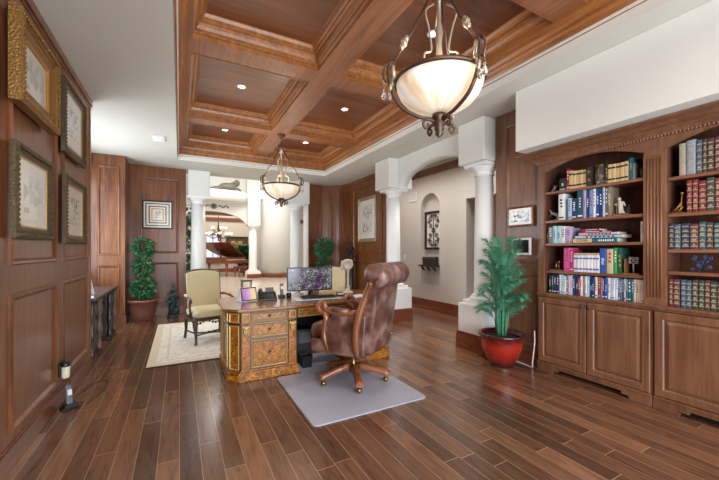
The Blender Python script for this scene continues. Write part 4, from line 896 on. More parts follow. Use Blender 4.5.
# arms: outer upholstered panel + wooden scroll front and rail
for sx in (-1, 1):
    pts = [(-.28, .36), (.11, .345), (.155, .40), (.16, .56), (.15, .68), (.06, .735), (-.1, .745), (-.3, .76)]
    x0, x1 = (sx*.245, sx*.315)
    m = MB().prism(pts, min(x0, x1), max(x0, x1), 'x'); m.build('arm_panel', LEATH, t, bevel=.018, seg=3)
    m = MB(); path = [(sx*.285, .115, .35), (sx*.285, .13, .40), (sx*.29, .175, .50), (sx*.29, .18, .58), (sx*.29, .155, .67), (sx*.29, .17, .74), (sx*.29, .225, .765), (sx*.29, .245, .81), (sx*.29, .215, .845), (sx*.29, .175, .835), (sx*.29, .17, .80), (sx*.29, .195, .79)]
    m.tube(path, [.028, .034, .036, .034, .03, .03, .032, .032, .03, .026, .02, .014], 12)
    m.tube([(sx*.29, .19, .80), (sx*.29, .12, .785), (sx*.29, 0, .76), (sx*.28, -.16, .775), (sx*.265, -.27, .80)], [.03, .03, .03, .028, .022], 12)
    m.build('arm_scroll', LW, t)
    m = MB().tube([(sx*.3, .12, .80), (sx*.295, .05, .79), (sx*.29, -.1, .785)], [.02, .032, .026], 10); m.build('arm_pad', LEATH, t)
    m = MB()
    for i in range(26):
        u = i/25; y = .13-.39*u; m.ell((sx*.318, y, .735+.02*u), .003, .006, .006, 6, 4)
    for i in range(24):
        y = .10-.37*i/23; m.ell((sx*.318, y, .36), .003, .006, .006, 6, 4)
    m.build('nailheads', NAIL, t)
# back: closed profile with rolled top, tufted across
spine = [(-.175, .42), (-.19, .55), (-.215, .70), (-.25, .85), (-.285, 1.0), (-.315, 1.08)]
def backprof(u):
    """front face upward, over the roll, down the rear; u in -1..1 across the width"""
    P = []
    wv = (1-u*u)**.5 if abs(u) < 1 else 0
    for (y, z) in spine: P.append((y+.012*wv, z))
    for k in range(15):   # the roll: from the front, over the top and back under
        a = math.radians(150-k*22); P.append((-.425+.0+.105*-math.cos(math.radians(150-k*22))*-1*-1 if False else -.43-.105*math.cos(PI-math.radians(150-k*22))*1, 1.135+.105*math.sin(math.radians(150-k*22))))
    for (y, z) in ((-.415, 1.0), (-.40, .85), (-.385, .70), (-.365, .55), (-.345, .42), (-.33, .36)): P.append((y, z))
    return P
# explicit profile (y, z): front up, roll, rear down
roll = []
for k in range(15):
    a = math.radians(-20+k*19)   # -20deg (front-lower) counter-clockwise to rear-under
    roll.append((-.40+.105*math.cos(a), 1.145+.105*math.sin(a)))
prof = spine+roll+[(-.405, 1.03), (-.392, .90), (-.372, .75), (-.345, .58), (-.33, .42), (-.31, .37)]
secs = []; NX = 44; HW = .265
for k in range(NX+1):
    u = -1+2*k/NX; e = max(0, abs(u)-.9)/.1; ins = .035*(1-math.sqrt(max(0, 1-e*e)))
    sec = []
    cy_ = sum(p[0] for p in prof)/len(prof)
    for i, (y, z) in enumerate(prof):
        nrm = 0
        if i < len(spine):   # diamond tufting on the front
            nrm = .012*abs(math.sin(PI*(u*2.5+i*.5)))*(1-abs(u)**6)
            sec.append((u*HW*(.96+.10*min(1, max(0, (z-.4)/.6))), y-ins+nrm, z))
        elif i < len(spine)+len(roll):
            a = math.radians(-20+(i-len(spine))*19); rr_ = .12-ins*1.5-.012*(1-abs(math.sin(PI*(u*2.5+.5))))**3
            wide = 1.3
            sec.append((u*HW*wide, -.40+rr_*math.cos(a), 1.145+rr_*math.sin(a)))
        else: sec.append((u*HW*(.96+.10*min(1, max(0, (z-.4)/.6))), y+ins-.012*(1-u*u), z))
    secs.append(sec)
MB().loft(secs).build('backrest', LEATH, t)
for sx in (-1, 1):
    m = MB().tube([(sx*.312, -.215, .35), (sx*.318, -.20, .48), (sx*.32, -.205, .62), (sx*.315, -.235, .76), (sx*.302, -.28, .90), (sx*.298, -.32, 1.01), (sx*.312, -.36, 1.09)], [.022, .032, .034, .034, .032, .03, .026], 10)
    m.build('back_trim', LW, t)
m = MB()
for sx in (-1, 1):
    for i in range(24):
        u = i/23; m.ell((sx*(.25+.025*u), -.33-.05*u, .42+.6*u), .006, .004, .006, 6, 4)
    m.build('nailheads', NAIL, t); m = MB()
MB().lathe([(.045, .09), (.05, .1), (.05, .16), (.03, .17), (.022, .18), (.022, .30), (.06, .31), (.06, .34)]).build('pedestal', BRASS, t)
MB().box(-.12, -.14, .315, .12, .14, .34).build('tilt_plate', BLACK, t)
for i in range(5):
    a = math.radians(36+72*i-34); ca, sa = math.cos(a), math.sin(a)
    m = MB(); secs = []
    for r, z, hw, hh in ((.03, .14, .036, .04), (.1, .155, .04, .036), (.2, .135, .036, .032), (.3, .108, .038, .03), (.36, .095, .042, .028), (.39, .09, .036, .02)):
        secs.append([(r*ca-hw*sa*s1, r*sa+hw*ca*s1, z+hh*s2) for s1, s2 in ((-1, -.7), (-.7, -1), (.7, -1), (1, -.7), (1, .5), (.6, 1), (-.6, 1), (-1, .5))])
    m.loft(secs); l = m.build('base_leg', LW, t)
    c = MB(); ce = (.345*ca, .345*sa, .025)
    c.ell((ce[0], ce[1], .029), .029, .029, .029, 14, 8).tube([(ce[0], ce[1], .03), (ce[0]*.99, ce[1]*.99, .08)], [.014, .011], 8); c.build('caster', BRASS, l)

# ---- cream open-arm chair
FAB = plain('cream_damask', srgb(208, 194, 154), .75, noise=.07, nscale=25, sheen=.2, bump=.1, bscale=200)
FABB = plain('pale_sage_backing', srgb(196, 204, 190), .8)
CW = wood('dark_walnut_chair_wood', srgb(48, 34, 26), srgb(76, 56, 42), srgb(112, 86, 64), rough=.35, coat=.25)
def armchair(label, loc, rz):
    t = thing('upholstered_armchair', label, 'armchair', loc, rz, 'cream armchairs around the desk')   # faces local -y
    cushion(-.29, -.28, .29, .27, .37, .50, crown=.03).build('seat', FAB, t, subsurf=1)
    m = MB(); m.prism([(-.30, -.28), (.30, -.28), (.28, .28), (-.28, .28)], .345, .40); m.build('seat_rail', CW, t, bevel=.008)
    m = MB()
    for i in range(13):
        x = -.26+.52*i/12; m.ell((x, -.285, .335-.02*math.cos(i*PI/3)), .022, .012, .02, 8, 5)
    for i in range(9):
        y = -.24+.48*i/8
        for sx in (-1, 1): m.ell((sx*.295, y, .335-.015*math.cos(i*PI/2)), .012, .03, .018, 8, 5)
    m.build('carved_apron', CW, t)
    # back : outline with serpentine top, tilted
    def outline(hw, zt, zb, n=9, bow=.035):
        P = [(-hw, zb), (-hw*1.02, (zb+zt)/2)]
        for i in range(n+1):
            u = -1+2*i/n; P.append((hw*u*1.02, zt-.02+bow*math.cos(u*PI/2)*1.0-(.012 if abs(u) > .99 else 0)))
        P += [(hw*1.02, (zb+zt)/2), (hw, zb)]; return P
    def slab(pts, y0, y1):
        m = MB(); tl_ = lambda y, z: y+(z-.45)*.16
        n = len(pts); vs = [(p[0], tl_(y0, p[1]), p[1]) for p in pts]+[(p[0], tl_(y1, p[1]), p[1]) for p in pts]
        m.add(vs, [tuple(range(n)), tuple(range(n, 2*n))[::-1]]+[(i, (i+1) % n, n+(i+1) % n, n+i) for i in range(n)]); return m
    slab(outline(.27, 1.07, .46), .235, .275).build('back_frame', CW, t, bevel=.008)
    slab(outline(.25, 1.045, .48), .20, .245).build('backrest', FAB, t, bevel=.018, seg=3)
    slab(outline(.262, 1.06, .47), .27, .295).build('back_cover', FABB, t, bevel=.01)
    for sx in (-1, 1):
        m = MB().tube([(sx*.275, .31, .66), (sx*.30, .2, .675), (sx*.315, .05, .67), (sx*.315, -.08, .655), (sx*.31, -.13, .635), (sx*.31, -.14, .61), (sx*.31, -.125, .60)], [.016, .02, .022, .024, .026, .022, .014], 10)
        m.tube([(sx*.30, -.06, .385), (sx*.302, -.10, .45), (sx*.306, -.08, .54), (sx*.31, -.105, .62)], [.024, .018, .017, .02], 10); m.build('arm', CW, t)
        MB().tube([(sx*.30, .2, .694), (sx*.315, .08, .695), (sx*.315, -.02, .69)], [.014, .024, .014], 10).build('arm_pad', FAB, t)
        m = MB().tube([(sx*.27, -.25, .38), (sx*.285, -.275, .30), (sx*.275, -.265, .18), (sx*.265, -.25, .08), (sx*.275, -.275, .03), (sx*.275, -.285, .012)], [.036, .036, .022, .016, .024, .02], 12); m.build('leg', CW, t)
        m = MB().tube([(sx*.26, .25, .38), (sx*.26, .27, .26), (sx*.26, .28, .14), (sx*.265, .32, .012)], [.03, .026, .02, .022], 12); m.build('leg', CW, t)
    m = MB()
    for sx in (-1, 1): m.tube([(sx*.27, -.25, .13), (sx*.2, -.1, .11), (0, 0, .105)], .013, 8).tube([(sx*.26, .28, .13), (sx*.2, .1, .11), (0, 0, .105)], .013, 8)
    m.ell((0, 0, .11), .04, .04, .02); m.build('stretcher', CW, t)
    return t
RT = .0125
arm1 = armchair('cream armchair with dark carved frame standing in full view on the rug', (.41, 5.72, RT), math.radians(14))
dup(arm1, (2.50, 5.75, RT), math.radians(-24), 'cream armchair mostly hidden behind the computer monitor', 'cream armchairs around the desk')

# ---- rug
def rug_mat():
    m, t, p = newmat('woven_rug'); L = t.links.new; N = t.nodes.new; tc = N('ShaderNodeTexCoord')
    v = N('ShaderNodeTexVoronoi'); v.inputs['Scale'].default_value = 5; n = N('ShaderNodeTexNoise'); n.inputs['Scale'].default_value = 9; n.inputs['Detail'].default_value = 6; n.inputs['Distortion'].default_value = 1.5
    L(tc.outputs['Object'], n.inputs['Vector']); r = ramp(t, [(.35, srgb(212, 202, 186)), (.5, srgb(226, 220, 208)), (.62, srgb(232, 227, 216))]); L(n.outputs[0], r.inputs[0]); L(r.outputs[0], p.inputs['Base Color']); p.inputs['Roughness'].default_value = .95; return m
RUGM = rug_mat(); RUGB = plain('rug_border', srgb(214, 202, 178), .95, noise=.08, nscale=30)
t = thing('area_rug', 'pale cream woven area rug under the armchairs', 'rug', (1.40, 5.975, .0006))
MB().box(-1.75, -1.3, 0, 1.75, 1.3, .011).build('field', RUGM, t); MB().rframe(3.5, 2.6, [(.0, 0), (.0, .0115), (.1, .0115), (.1, 0)]).build('border', RUGB, t).rotation_euler = (-PI/2, 0, 0)
m = MB().rframe(3.1, 2.2, [(.0, 0), (.0, .0113), (.03, .0113), (.03, 0)]); m.build('border', RUGB, t).rotation_euler = (-PI/2, 0, 0)

# ================================================================== PLANTS
def leafball(m, c, r, n, ls, rnd, mi=0):
    for i in range(n):
        d = Vector((rnd.gauss(0, 1), rnd.gauss(0, 1), rnd.gauss(0, 1))).normalized(); q = Vector(c)+d*r*rnd.uniform(.62, 1.05)
        a = (d+Vector((rnd.uniform(-.8, .8), rnd.uniform(-.8, .8), rnd.uniform(-1.1, .2)))).normalized(); b = a.orthogonal().normalized(); b = Matrix.Rotation(rnd.uniform(0, 6.28), 3, a) @ b; cc = a.cross(b)
        s_ = ls*rnd.uniform(.7, 1.25); wd = s_*.27
        m.add([q, q+a*s_*.45+b*wd+cc*wd*.25, q+a*s_, q+a*s_*.45-b*wd+cc*wd*.25, q+a*s_*.5], [(0, 1, 4), (1, 2, 4), (2, 3, 4), (3, 0, 4)])
def topiary(label, x, y, balls, potr, poth, potmat, seed, trunk_r=.012):
    t = thing('potted_topiary', label, 'plant', (x, y, 0.0006)); rnd = random.Random(seed)
    MB().lathe([(potr*.62, 0), (potr*.66, .01), (potr*.85, poth*.45), (potr*.93, poth*.86), (potr*1.03, poth*.88), (potr*1.04, poth*.98), (potr*.97, poth), (potr*.92, poth*.96), (potr*.9, poth*.85)], n=32).build('pot', potmat, t)
    MB().lathe([(potr*.91, poth*.86), (.0001, poth*.9)], n=24).build('soil', SOIL, t)
    m = MB(); top = balls[-1][1]
    for k in range(3):
        P = [(.025*math.cos(z*7+k*2.1), .025*math.sin(z*7+k*2.1), z) for z in [poth*.8+(top-poth*.8)*i/14 for i in range(15)]]; m.tube(P, trunk_r, 6)
    m.build('trunk', BARK, t)
    for (r, z) in balls:
        m = MB(); leafball(m, (0, 0, z), r, int(560*(r/.2)**2), .07, rnd); m.build('foliage_ball', GREEN, t)
TERRA = plain('glazed_brown_pot', srgb(128, 82, 66), .35, noise=.15, nscale=4, coat=.2)
topiary('three-ball ficus topiary in a brown pot by the wood wall', -.64, 7.96, [(.20, .64), (.16, 1.06), (.18, 1.45)], .26, .42, TERRA, 5)
topiary('ficus topiary standing in the curved wall corner behind the monitor', 3.32, 8.12, [(.20, .62), (.2, 1.02), (.24, 1.46)], .24, .40, TERRA, 9)
def figure(label, x, y, s, mat, rz=0, ped=None):
    z0 = .0006
    t = thing('bronze_statue', label, 'statue', (x, y, z0), rz); S = s; m = MB(); o = 0
    if ped:
        MB().lathe([(.16, 0), (.16, .03), (.1, .08), (.09, ped-.1), (.14, ped-.03), (.14, ped)], n=24).build('pedestal', DARKW, t); o = ped
    m.lathe([(.17*S, 0), (.18*S, .03*S), (.13*S, .07*S), (.15*S, .12*S)], (0, 0, o), 16)
    m.lathe([(.13*S, .1*S), (.12*S, .3*S), (.1*S, .45*S), (.12*S, .6*S), (.13*S, .7*S), (.05*S, .77*S)], (0, 0, o), 16)
    m.ell((.0, 0, o+.86*S), .065*S, .07*S, .085*S).ell((.0, .02*S, o+.94*S), .05*S, .05*S, .05*S)
    for sx, zz_ in ((-1, .48), (1, .36)): m.tube([(sx*.11*S, 0, o+.68*S), (sx*.19*S, -.04*S, o+.54*S), (sx*.1*S, -.13*S, o+zz_*S)], [.05*S, .04*S, .032*S], 8).ell((sx*.09*S, -.14*S, o+zz_*S), .04*S, .04*S, .045*S)
    m.tube([(-.06*S, -.09*S, o+.12*S), (-.08*S, -.12*S, o+.3*S), (0, -.1*S, o+.45*S)], [.05*S, .035*S, .05*S], 8).ell((.1*S, -.1*S, o+.2*S), .07*S, .07*S, .1*S)
    merged(m, 'figure', mat, t, vox=.012*s)
figure('green-patinated bronze figure standing on the floor beside the ball topiary', -.12, 8.02, .66, BRONZE, .3)
figure('dark bronze figure on a tall stand in the curved wall corner', 3.84, 7.66, .5, DBRONZE, -.3, ped=1.13)
# palm
REDG = bpy.data.materials.new('red_glaze')
m, t_, p = newmat('red_crackle_glaze'); tc = t_.nodes.new('ShaderNodeTexCoord'); sp = t_.nodes.new('ShaderNodeSeparateXYZ'); t_.links.new(tc.outputs['Object'], sp.inputs[0])
n = t_.nodes.new('ShaderNodeTexNoise'); n.inputs['Scale'].default_value = 9; t_.links.new(tc.outputs['Object'], n.inputs['Vector'])
q = t_.nodes.new('ShaderNodeMath'); q.operation = 'MULTIPLY_ADD'; q.inputs[1].default_value = .12; t_.links.new(n.outputs[0], q.inputs[0]); t_.links.new(sp.outputs[2], q.inputs[2])
r = ramp(t_, [(.08, srgb(72, 22, 24)), (.2, srgb(150, 36, 28)), (.32, srgb(168, 44, 32)), (.42, srgb(74, 24, 30)), (.5, srgb(58, 24, 34))]); t_.links.new(q.outputs[0], r.inputs[0]); t_.links.new(r.outputs[0], p.inputs['Base Color'])
p.inputs['Roughness'].default_value = .12; p.inputs['Coat Weight'].default_value = .5; RED = m
t = thing('potted_palm', 'feathery green palm in a glossy red bowl-shaped pot', 'plant', (3.47, 2.80, .0006)); rnd = random.Random(11)
MB().lathe([(.13, 0), (.14, .012), (.135, .03), (.2, .12), (.235, .22), (.24, .30), (.25, .345), (.272, .37), (.275, .39), (.26, .395), (.235, .375), (.22, .34)], n=48).build('pot', RED, t)
MB().lathe([(.222, .345), (.0001, .36)], n=24).build('soil', SOIL, t)
fm = MB(); stm = MB()
for i in range(46):
    a = i*2.39996+rnd.uniform(-.5, .5); lvl = min(1, max(0, i/46+rnd.uniform(-.12, .12))); L_ = .28+.20*rnd.random(); z0 = .36; th = rnd.uniform(.01, .09)
    hgt = .14+lvl*.80; out = .25*(1-.55*lvl)+rnd.uniform(-.02, .03)
    P0 = Vector((.05*math.cos(a), .05*math.sin(a), z0)); P1 = Vector((.08*math.cos(a), .08*math.sin(a), z0+hgt))
    ctrl = P1+Vector((out*.45*math.cos(a), out*.45*math.sin(a), .2)); end = P1+Vector((out*math.cos(a), out*math.sin(a), .16+.14*rnd.random()-.10*(1-lvl)))
    pts = [P0, P0.lerp(P1, .5)]+[(P1*(1-u)**2+ctrl*2*u*(1-u)+end*u*u) for u in [k/11 for k in range(12)]]
    for q_ in pts:
        if q_.x > .27: q_.x = .27+(q_.x-.27)*.1
    stm.tube(pts, [.006, .006]+[.0045*(1-k/13) for k in range(12)], 5)
    for k in range(3, 13):
        for sub in (0, .33, .66):
            if k+1 > 13: continue
            c = pts[k].lerp(pts[min(k+1, 13)], sub); d = (pts[min(k+1, 13)]-pts[k-1]).normalized(); side = d.cross(Vector((0, 0, 1))); side = side.normalized() if side.length > .05 else Vector((1, 0, 0)); up = side.cross(d)
            u = (k-3+sub)/10; ll = .15*math.sin(PI*min(1, u*.75+.22))*rnd.uniform(.85, 1.15)
            for sg in (-1, 1):
                v_ = (side*sg*.7+d*.85+up*rnd.uniform(-.5, .2)).normalized(); wv = v_.cross(up).normalized()*.0048; tip = c+v_*ll+Vector((0, 0, -.018))
                for q_ in (tip,):
                    if q_.x > .29: q_.x = .29
                mid = c+v_*ll*.5+up*.004
                fm.add([c-wv*.4, mid-wv, tip, mid+wv, c+wv*.4, mid+Vector((0, 0, .002))], [(0, 1, 5), (1, 2, 5), (2, 3, 5), (3, 4, 5), (4, 0, 5)])
fm.build('fronds', PALMG, t); stm.build('stems', PALMG, t)

# ================================================================== CARVED DESK IN THE WINDOW RECESS
t = thing('carved_writing_desk', 'dark carved writing desk standing in the window recess', 'desk', (-1.27, 6.1, 0))   # front faces +X
for y0, y1 in ((-.85, -.42), (.36, .8)):
    b = MB().box(-.3, y0, .05, .28, y1, .76).build('pedestal', DARKW, t, bevel=.008)
    for z0, z1 in ((.08, .28), (.3, .5), (.52, .7)):
        d = MB().box(.28, y0+.05, z0, .3, y1-.05, z1).build('drawer', DARKW, t, bevel=.006)
        m = MB()
        for k in range(7): m.ell((.302, y0+.09+k*(y1-y0-.18)/6, (z0+z1)/2+.03*math.cos(k*2)), .01, .02, .035, 8, 5)
        m.build('carved_relief', RELIEF, d)
    MB().box(-.32, y0-.02, 0, .33, y1+.02, .06).build('plinth', DARKW, t, bevel=.012)
    for yy in (y0, y1):
        MB().lathe([(.035, .06), (.045, .09), (.03, .13), (.022, .2), (.04, .3), (.046, .34), (.03, .4), (.024, .5), (.036, .56), (.042, .62), (.03, .68), (.045, .74)], (.31, yy, 0), 16).build('turned_post', RELIEF if yy == y1 else DARKW, t)
MB().box(-.3, -.42, .6, .26, .36, .76).build('apron', DARKW, t); MB().box(-.33, -.9, .76, .36, .86, .80).build('top', DARKW, t, bevel=.01)
t = thing('photo_frame', 'white photo frame leaning on the carved desk in the recess', 'picture', (-1.08, 5.62, .801), math.radians(55))
MB().xbox(TR(0, 0, .115, rx=-.25), .16, .012, .23).build('frame', WHITEP, t); MB().xbox(TR(0, -.008, .115, rx=-.25), .12, .004, .18).build('print', ART['people'], t); MB().xbox(TR(0, .05, .08, rx=.45), .02, .008, .17).build('easel', BLACK, t)
o = MB().box(-.09, -.14, 0, .09, .14, .004).build('paper_sheet', PAPER, loc=(-1.05, 5.35, .8012), rotz=.2); tag(o, 'sheet of paper on the carved desk in the recess', 'papers')

# ---- phone and night light by the left wall
t = thing('cordless_phone', 'black cordless phone in a charger standing on the plank floor against the panelled wall', 'telephone', (-.86, 3.84, .001), math.radians(30))
MB().box(-.06, -.05, 0, .06, .05, .02).prism([(-.05, .02), (.05, .02), (.03, .05), (-.03, .04)], -.045, .045, 'x').build('cradle', BLACK, t, bevel=.006)
MB().xbox(TR(0, .01, .115, rx=-.25), .045, .025, .17).build('handset', GREYP, t, bevel=.009); MB().xbox(TR(0, -.008, .14, rx=-.25), .03, .004, .05).build('screen', PAPER, t)
t = thing('plug_in_freshener', 'white plug-in air freshener with black cap on the panelled wall', 'air freshener', (XL+.008, 3.93, .32))
MB().box(0, -.035, -.055, .012, .035, .065).build('outlet_plate', BLACK, t, bevel=.003)
MB().lathe([(.026, -.075), (.03, -.06), (.03, .03)], (.045, 0, 0), 20).build('body', plain('cream_plastic', srgb(226, 216, 190), .4), t); MB().lathe([(.031, .03), (.033, .035), (.033, .065), (.02, .07), (.0001, .07)], (.045, 0, 0), 20).build('cap', BLACK, t)
m = MB().tube([(-.74, 3.86, .008), (-.70, 4.0, .006), (-.66, 4.2, .006), (-.68, 4.45, .006), (-.78, 4.4, .006), (-.86, 4.15, .006), (-.88, 4.02, .02), (-.885, 3.99, .12), (-.89, 3.985, .2)], .0035, 6)
tag(m.build('phone_cable', BLACK), 'thin black cable looping across the floor from the cordless phone', 'cable')
m = MB().tube([(3.715, 2.535, .44), (3.713, 2.532, .3), (3.70, 2.54, .16), (3.69, 2.545, .06), (3.70, 2.56, .006), (3.72, 2.7, .006), (3.73, 2.9, .006)], .006, 6)
tag(m.build('white_cable', WHITEP), 'white cable running down the bookcase end towards the palm', 'cable')

# ================================================================== CHANDELIERS
def alab():
    m, t, p = newmat('alabaster_glass'); tc = t.nodes.new('ShaderNodeTexCoord'); sp = t.nodes.new('ShaderNodeSeparateXYZ'); t.links.new(tc.outputs['Object'], sp.inputs[0])
    at = t.nodes.new('ShaderNodeMath'); at.operation = 'ARCTAN2'; t.links.new(sp.outputs[0], at.inputs[0]); t.links.new(sp.outputs[1], at.inputs[1])
    cb = t.nodes.new('ShaderNodeCombineXYZ'); t.links.new(at.outputs[0], cb.inputs[0]); z3 = t.nodes.new('ShaderNodeMath'); z3.operation = 'MULTIPLY'; z3.inputs[1].default_value = 2; t.links.new(sp.outputs[2], z3.inputs[0]); t.links.new(z3.outputs[0], cb.inputs[1])
    n = t.nodes.new('ShaderNodeTexNoise'); n.inputs['Scale'].default_value = 2.2; n.inputs['Detail'].default_value = 3; t.links.new(cb.outputs[0], n.inputs['Vector'])
    r = ramp(t, [(.3, srgb(222, 184, 136)), (.5, srgb(244, 226, 198)), (.65, srgb(252, 246, 232))]); t.links.new(n.outputs[0], r.inputs[0])
    t.links.new(r.outputs[0], p.inputs['Base Color']); t.links.new(r.outputs[0], p.inputs['Emission Color']); p.inputs['Emission Strength'].default_value = .26; p.inputs['Roughness'].default_value = .3; return m
ALAB = alab()
def chandelier(label, x, y, zr, R, zf, ztop, phase):
    """zr rim height, zf finial tip, ztop mounting; built around z = 0 at the rim"""
    t = thing('bowl_chandelier', label, 'chandelier', (x, y, zr), phase); D = zr-zf
    prof = [(R*.97, .0), (R*.95, -D*.11), (R*.88, -D*.24), (R*.74, -D*.37), (R*.54, -D*.47), (R*.3, -D*.54), (.03, -D*.58)]
    MB().lathe(prof+[(p[0]*.96, p[1]+.006) for p in prof[::-1]], n=48).build('glass_bowl', ALAB, t)
    rim = MB().lathe([(R*.955, -.012), (R*1.0, -.014), (R*1.03, 0), (R*1.0, .014), (R*.955, .012), (R*.955, -.012)], n=48); rim.build('rim', IRON, t)
    m = MB().lathe([(.045, -D*.56), (.05, -D*.64), (.03, -D*.67), (.05, -D*.74), (.03, -D*.80), (.035, -D*.84), (.022, -D*.88), (.03, -D*.92), (.0001, -D)], n=20)
    for k in range(4):
        a = k*PI/2+.4; m.tube([(r_*math.cos(a), r_*math.sin(a), z) for r_, z in ((.03, -D*.72), (.1, -D*.70), (.13, -D*.78), (.11, -D*.86), (.085, -D*.80), (.1, -D*.76))], [.011, .011, .01, .009, .008, .006], 8)
    m.build('finial', IRON, t)
    H = ztop-zr; zk = min(H*.72, .62)
    for k in range(3):
        a = k*2*PI/3; u = Vector((math.cos(a), math.sin(a), 0))
        P = lambda r_, z: (u.x*r_, u.y*r_, z)
        m = MB()
        # s-curve arm from the finial out under the bowl and up past the rim
        m.tube([P(.04, -D*.66), P(R*.45, -D*.62), P(R*.84, -D*.46), P(R*1.06, -D*.2), P(R*1.15, .06), P(R*1.1, .13), P(R*1.02, .12), P(R*1.03, .07)], [.012, .013, .013, .013, .013, .012, .01, .007], 8)
        m.tube([P(R*1.12, .05), P(R*1.2, -.0), P(R*1.27, .05), P(R*1.22, .11), P(R*1.12, .13)], [.008, .008, .008, .008, .006], 8)
        arm = m.build('arm', IRON, t)
        m = MB(); m.tube([P(R*1.06, .12), P(R*.62, zk*.55), P(.05, zk)], .008, 8)
        m.build('suspension_rod', IRON, t)
        m = MB()
        for f_, s_ in ((.30, 1), (.36, .7), (.24, .7)): c = Vector(P(R*1.06, .12)).lerp(Vector(P(.05, zk)), f_); m.ell(c, .024*s_, .024*s_, .034*s_)
        for q in range(5): c = Vector(P(R*1.08+.012*math.cos(q), -.10+q*.05)); m.ell(c, .016, .016, .040, 8, 5, mat=Matrix.Rotation(.4*(-1)**q, 3, 'X'))
        m.build('silver_leaf', SILV, arm)
        MB().tube([P(R*1.25, .02), P(R*1.25, -.05)], .0025, 5).ell(P(R*1.25, -.055), .008, .008, .008).lathe([(.0001, .0), (.008, -.015), (.019, -.045), (.017, -.06), (.0001, -.075)], P(R*1.25, -.055), 12).build('crystal_drop', CRYST, arm)
    m = MB().lathe([(.0001, .02), (.03, .03), (.014, .06), (.012, .12), (.024, .18), (.018, .26), (.03, .34), (.012, .42), (.012, zk-.05), (.045, zk-.02), (.045, zk+.02), (.02, zk+.05), (.012, zk+.08)], n=20)
    for k in range(3):
        a = k*2*PI/3+.5; m.tube([(r_*math.cos(a), r_*math.sin(a), z) for r_, z in ((.03, .03), (.12, .05), (.13, .16), (.07, .2), (.09, .34), (.12, .45), (.05, .52))], .007, 8)
    m.build('centre_stem', SILV, t)
    m = MB(); z = zk+.06; i = 0
    while z < H-.05:
        R2 = Matrix.Rotation(PI/2*(i % 2), 3, 'Z'); pts = [R2 @ Vector((.014*math.cos(b), 0, z+.02+.022*math.sin(b))) for b in [2*PI*q/10 for q in range(11)]]; m.tube(pts, .0035, 5); z += .034; i += 1
    m.build('chain', IRON, t)
    MB().lathe([(.012, H-.07), (.03, H-.05), (.065, H-.02), (.07, H-.002)], n=24).build('ceiling_canopy', IRON, t)
    l = bpy.data.lights.new('chandelier_bulb', 'POINT'); l.energy = 5; l.color = (1, .84, .62); l.shadow_soft_size = .12
    lo = bpy.data.objects.new('chandelier_bulb', l); C.objects.link(lo); lo.location = (x, y, zr+.12)
chandelier('large bowl chandelier with bronze scroll arms hanging nearest the bookcase', 1.58, 1.785, 2.56, .305, 2.17, 3.45, math.radians(152))
chandelier('bowl chandelier with bronze arms hanging over the desk end near the columns', 1.60, 5.94, 2.54, .33, 2.16, 3.45, math.radians(200))
# recessed can lights
EM = plain('lamp_lens', srgb(255, 246, 228), .4, emit=3)
for j, (y0, y1) in enumerate(ys[1:]):
    for i, (x0, x1) in enumerate(xs):
        cx_, cy_ = (x0+x1)/2, (y0+y1)/2
        t = thing('recessed_light', 'round can light in the coffer %s, %s' % ('nearer the pictures' if i == 0 else 'nearer the arcade', ('at the windowed room end', 'beside the large chandelier', 'above the desk', 'closest to the foyer')[j]), 'ceiling light', (cx_, cy_, ZP), 0, 'recessed coffer lights')
        MB().lathe([(.062, 0), (.062, -.008), (.045, -.01), (.042, 0)], n=24).build('trim_ring', WHITEP, t); MB().lathe([(.042, -.003), (.0001, -.003)], n=24).build('lens', EM, t)
        l = bpy.data.lights.new('can_light', 'SPOT'); l.energy = 28; l.spot_size = 2.2; l.spot_blend = .8; l.color = (1, .9, .74); l.shadow_soft_size = .05
        lo = bpy.data.objects.new('can_light', l); C.objects.link(lo); lo.location = (cx_, cy_, ZP-.03)
t = thing('ceiling_vent', 'small white rectangular ceiling speaker above the panelled corner', 'vent', (-.29, 6.3, ZC), 0)
MB().box(-.09, -.16, -.014, .09, .16, -.001).build('frame', WHITEP, t, bevel=.004); MB().box(-.07, -.14, -.017, .07, .14, -.014).build('grille', COLM, t)

# ================================================================== HALL
t = thing('wrought_iron_panel', 'tall wrought-iron scroll panel in a wooden frame hung in the hall niche', 'wall art', (XH+.098, 6.13, 1.86), -PI/2)
MB().rframe(.60, .90, [(0, 0), (0, .035), (.05, .03), (.055, 0)]).build('frame', WT if False else DARKW, t); MB().box(-.25, -.006, -.4, .25, -.001, .4).build('backing', MATB, t)
m = MB()
for sx in (-1, 1):
    for sz in (-1, 1):
        for (cx_, cz_, r_, f_) in ((.1, .27, .07, 1), (.1, .12, .06, -1), (.16, .2, .05, 1), (.06, .34, .04, 1)):
            m.tube([(sx*(cx_+r_*(1-q/26)*math.cos(q*.4*f_)), -.015, sz*(cz_+r_*(1-q/26)*math.sin(q*.4*f_))) for q in range(22)], .008, 5)
m.tube([(0, -.015, -.38), (0, -.015, .38)], .008, 6)
for k in range(14): m.ell((.05*math.cos(k*.9), -.016, .05*math.sin(k*.9)), .02, .01, .02, 8, 5)
m.build('scrollwork', DARKW, t)
t = thing('niche_shelf', 'dark wooden shelf with scroll corbels at the foot of the hall niche', 'shelf', (XH, 6.14, .96), 0)
MB().box(-.12, -.32, .05, .095, .3, .09).build('board', DARKW, t, bevel=.006)
m = MB()
for y in (-.2, 0, .2): m.tube([(-.10, y, .04), (-.05, y, -.0), (-.005, y, -.04)], [.02, .03, .016], 8)
m.build('corbels', DARKW, t)
t = thing('keepsake_chest', 'small dark carved chest standing on the niche shelf', 'chest', (XH, 6.12, 1.051), 0)
MB().box(-.09, -.2, 0, .05, .2, .15).build('body', DARKW, t, bevel=.006); MB().prism([(-.095, .15), (.055, .15), (.04, .19), (-.08, .19)], -.205, .205, 'y').build('lid', DARKW, t, bevel=.006)
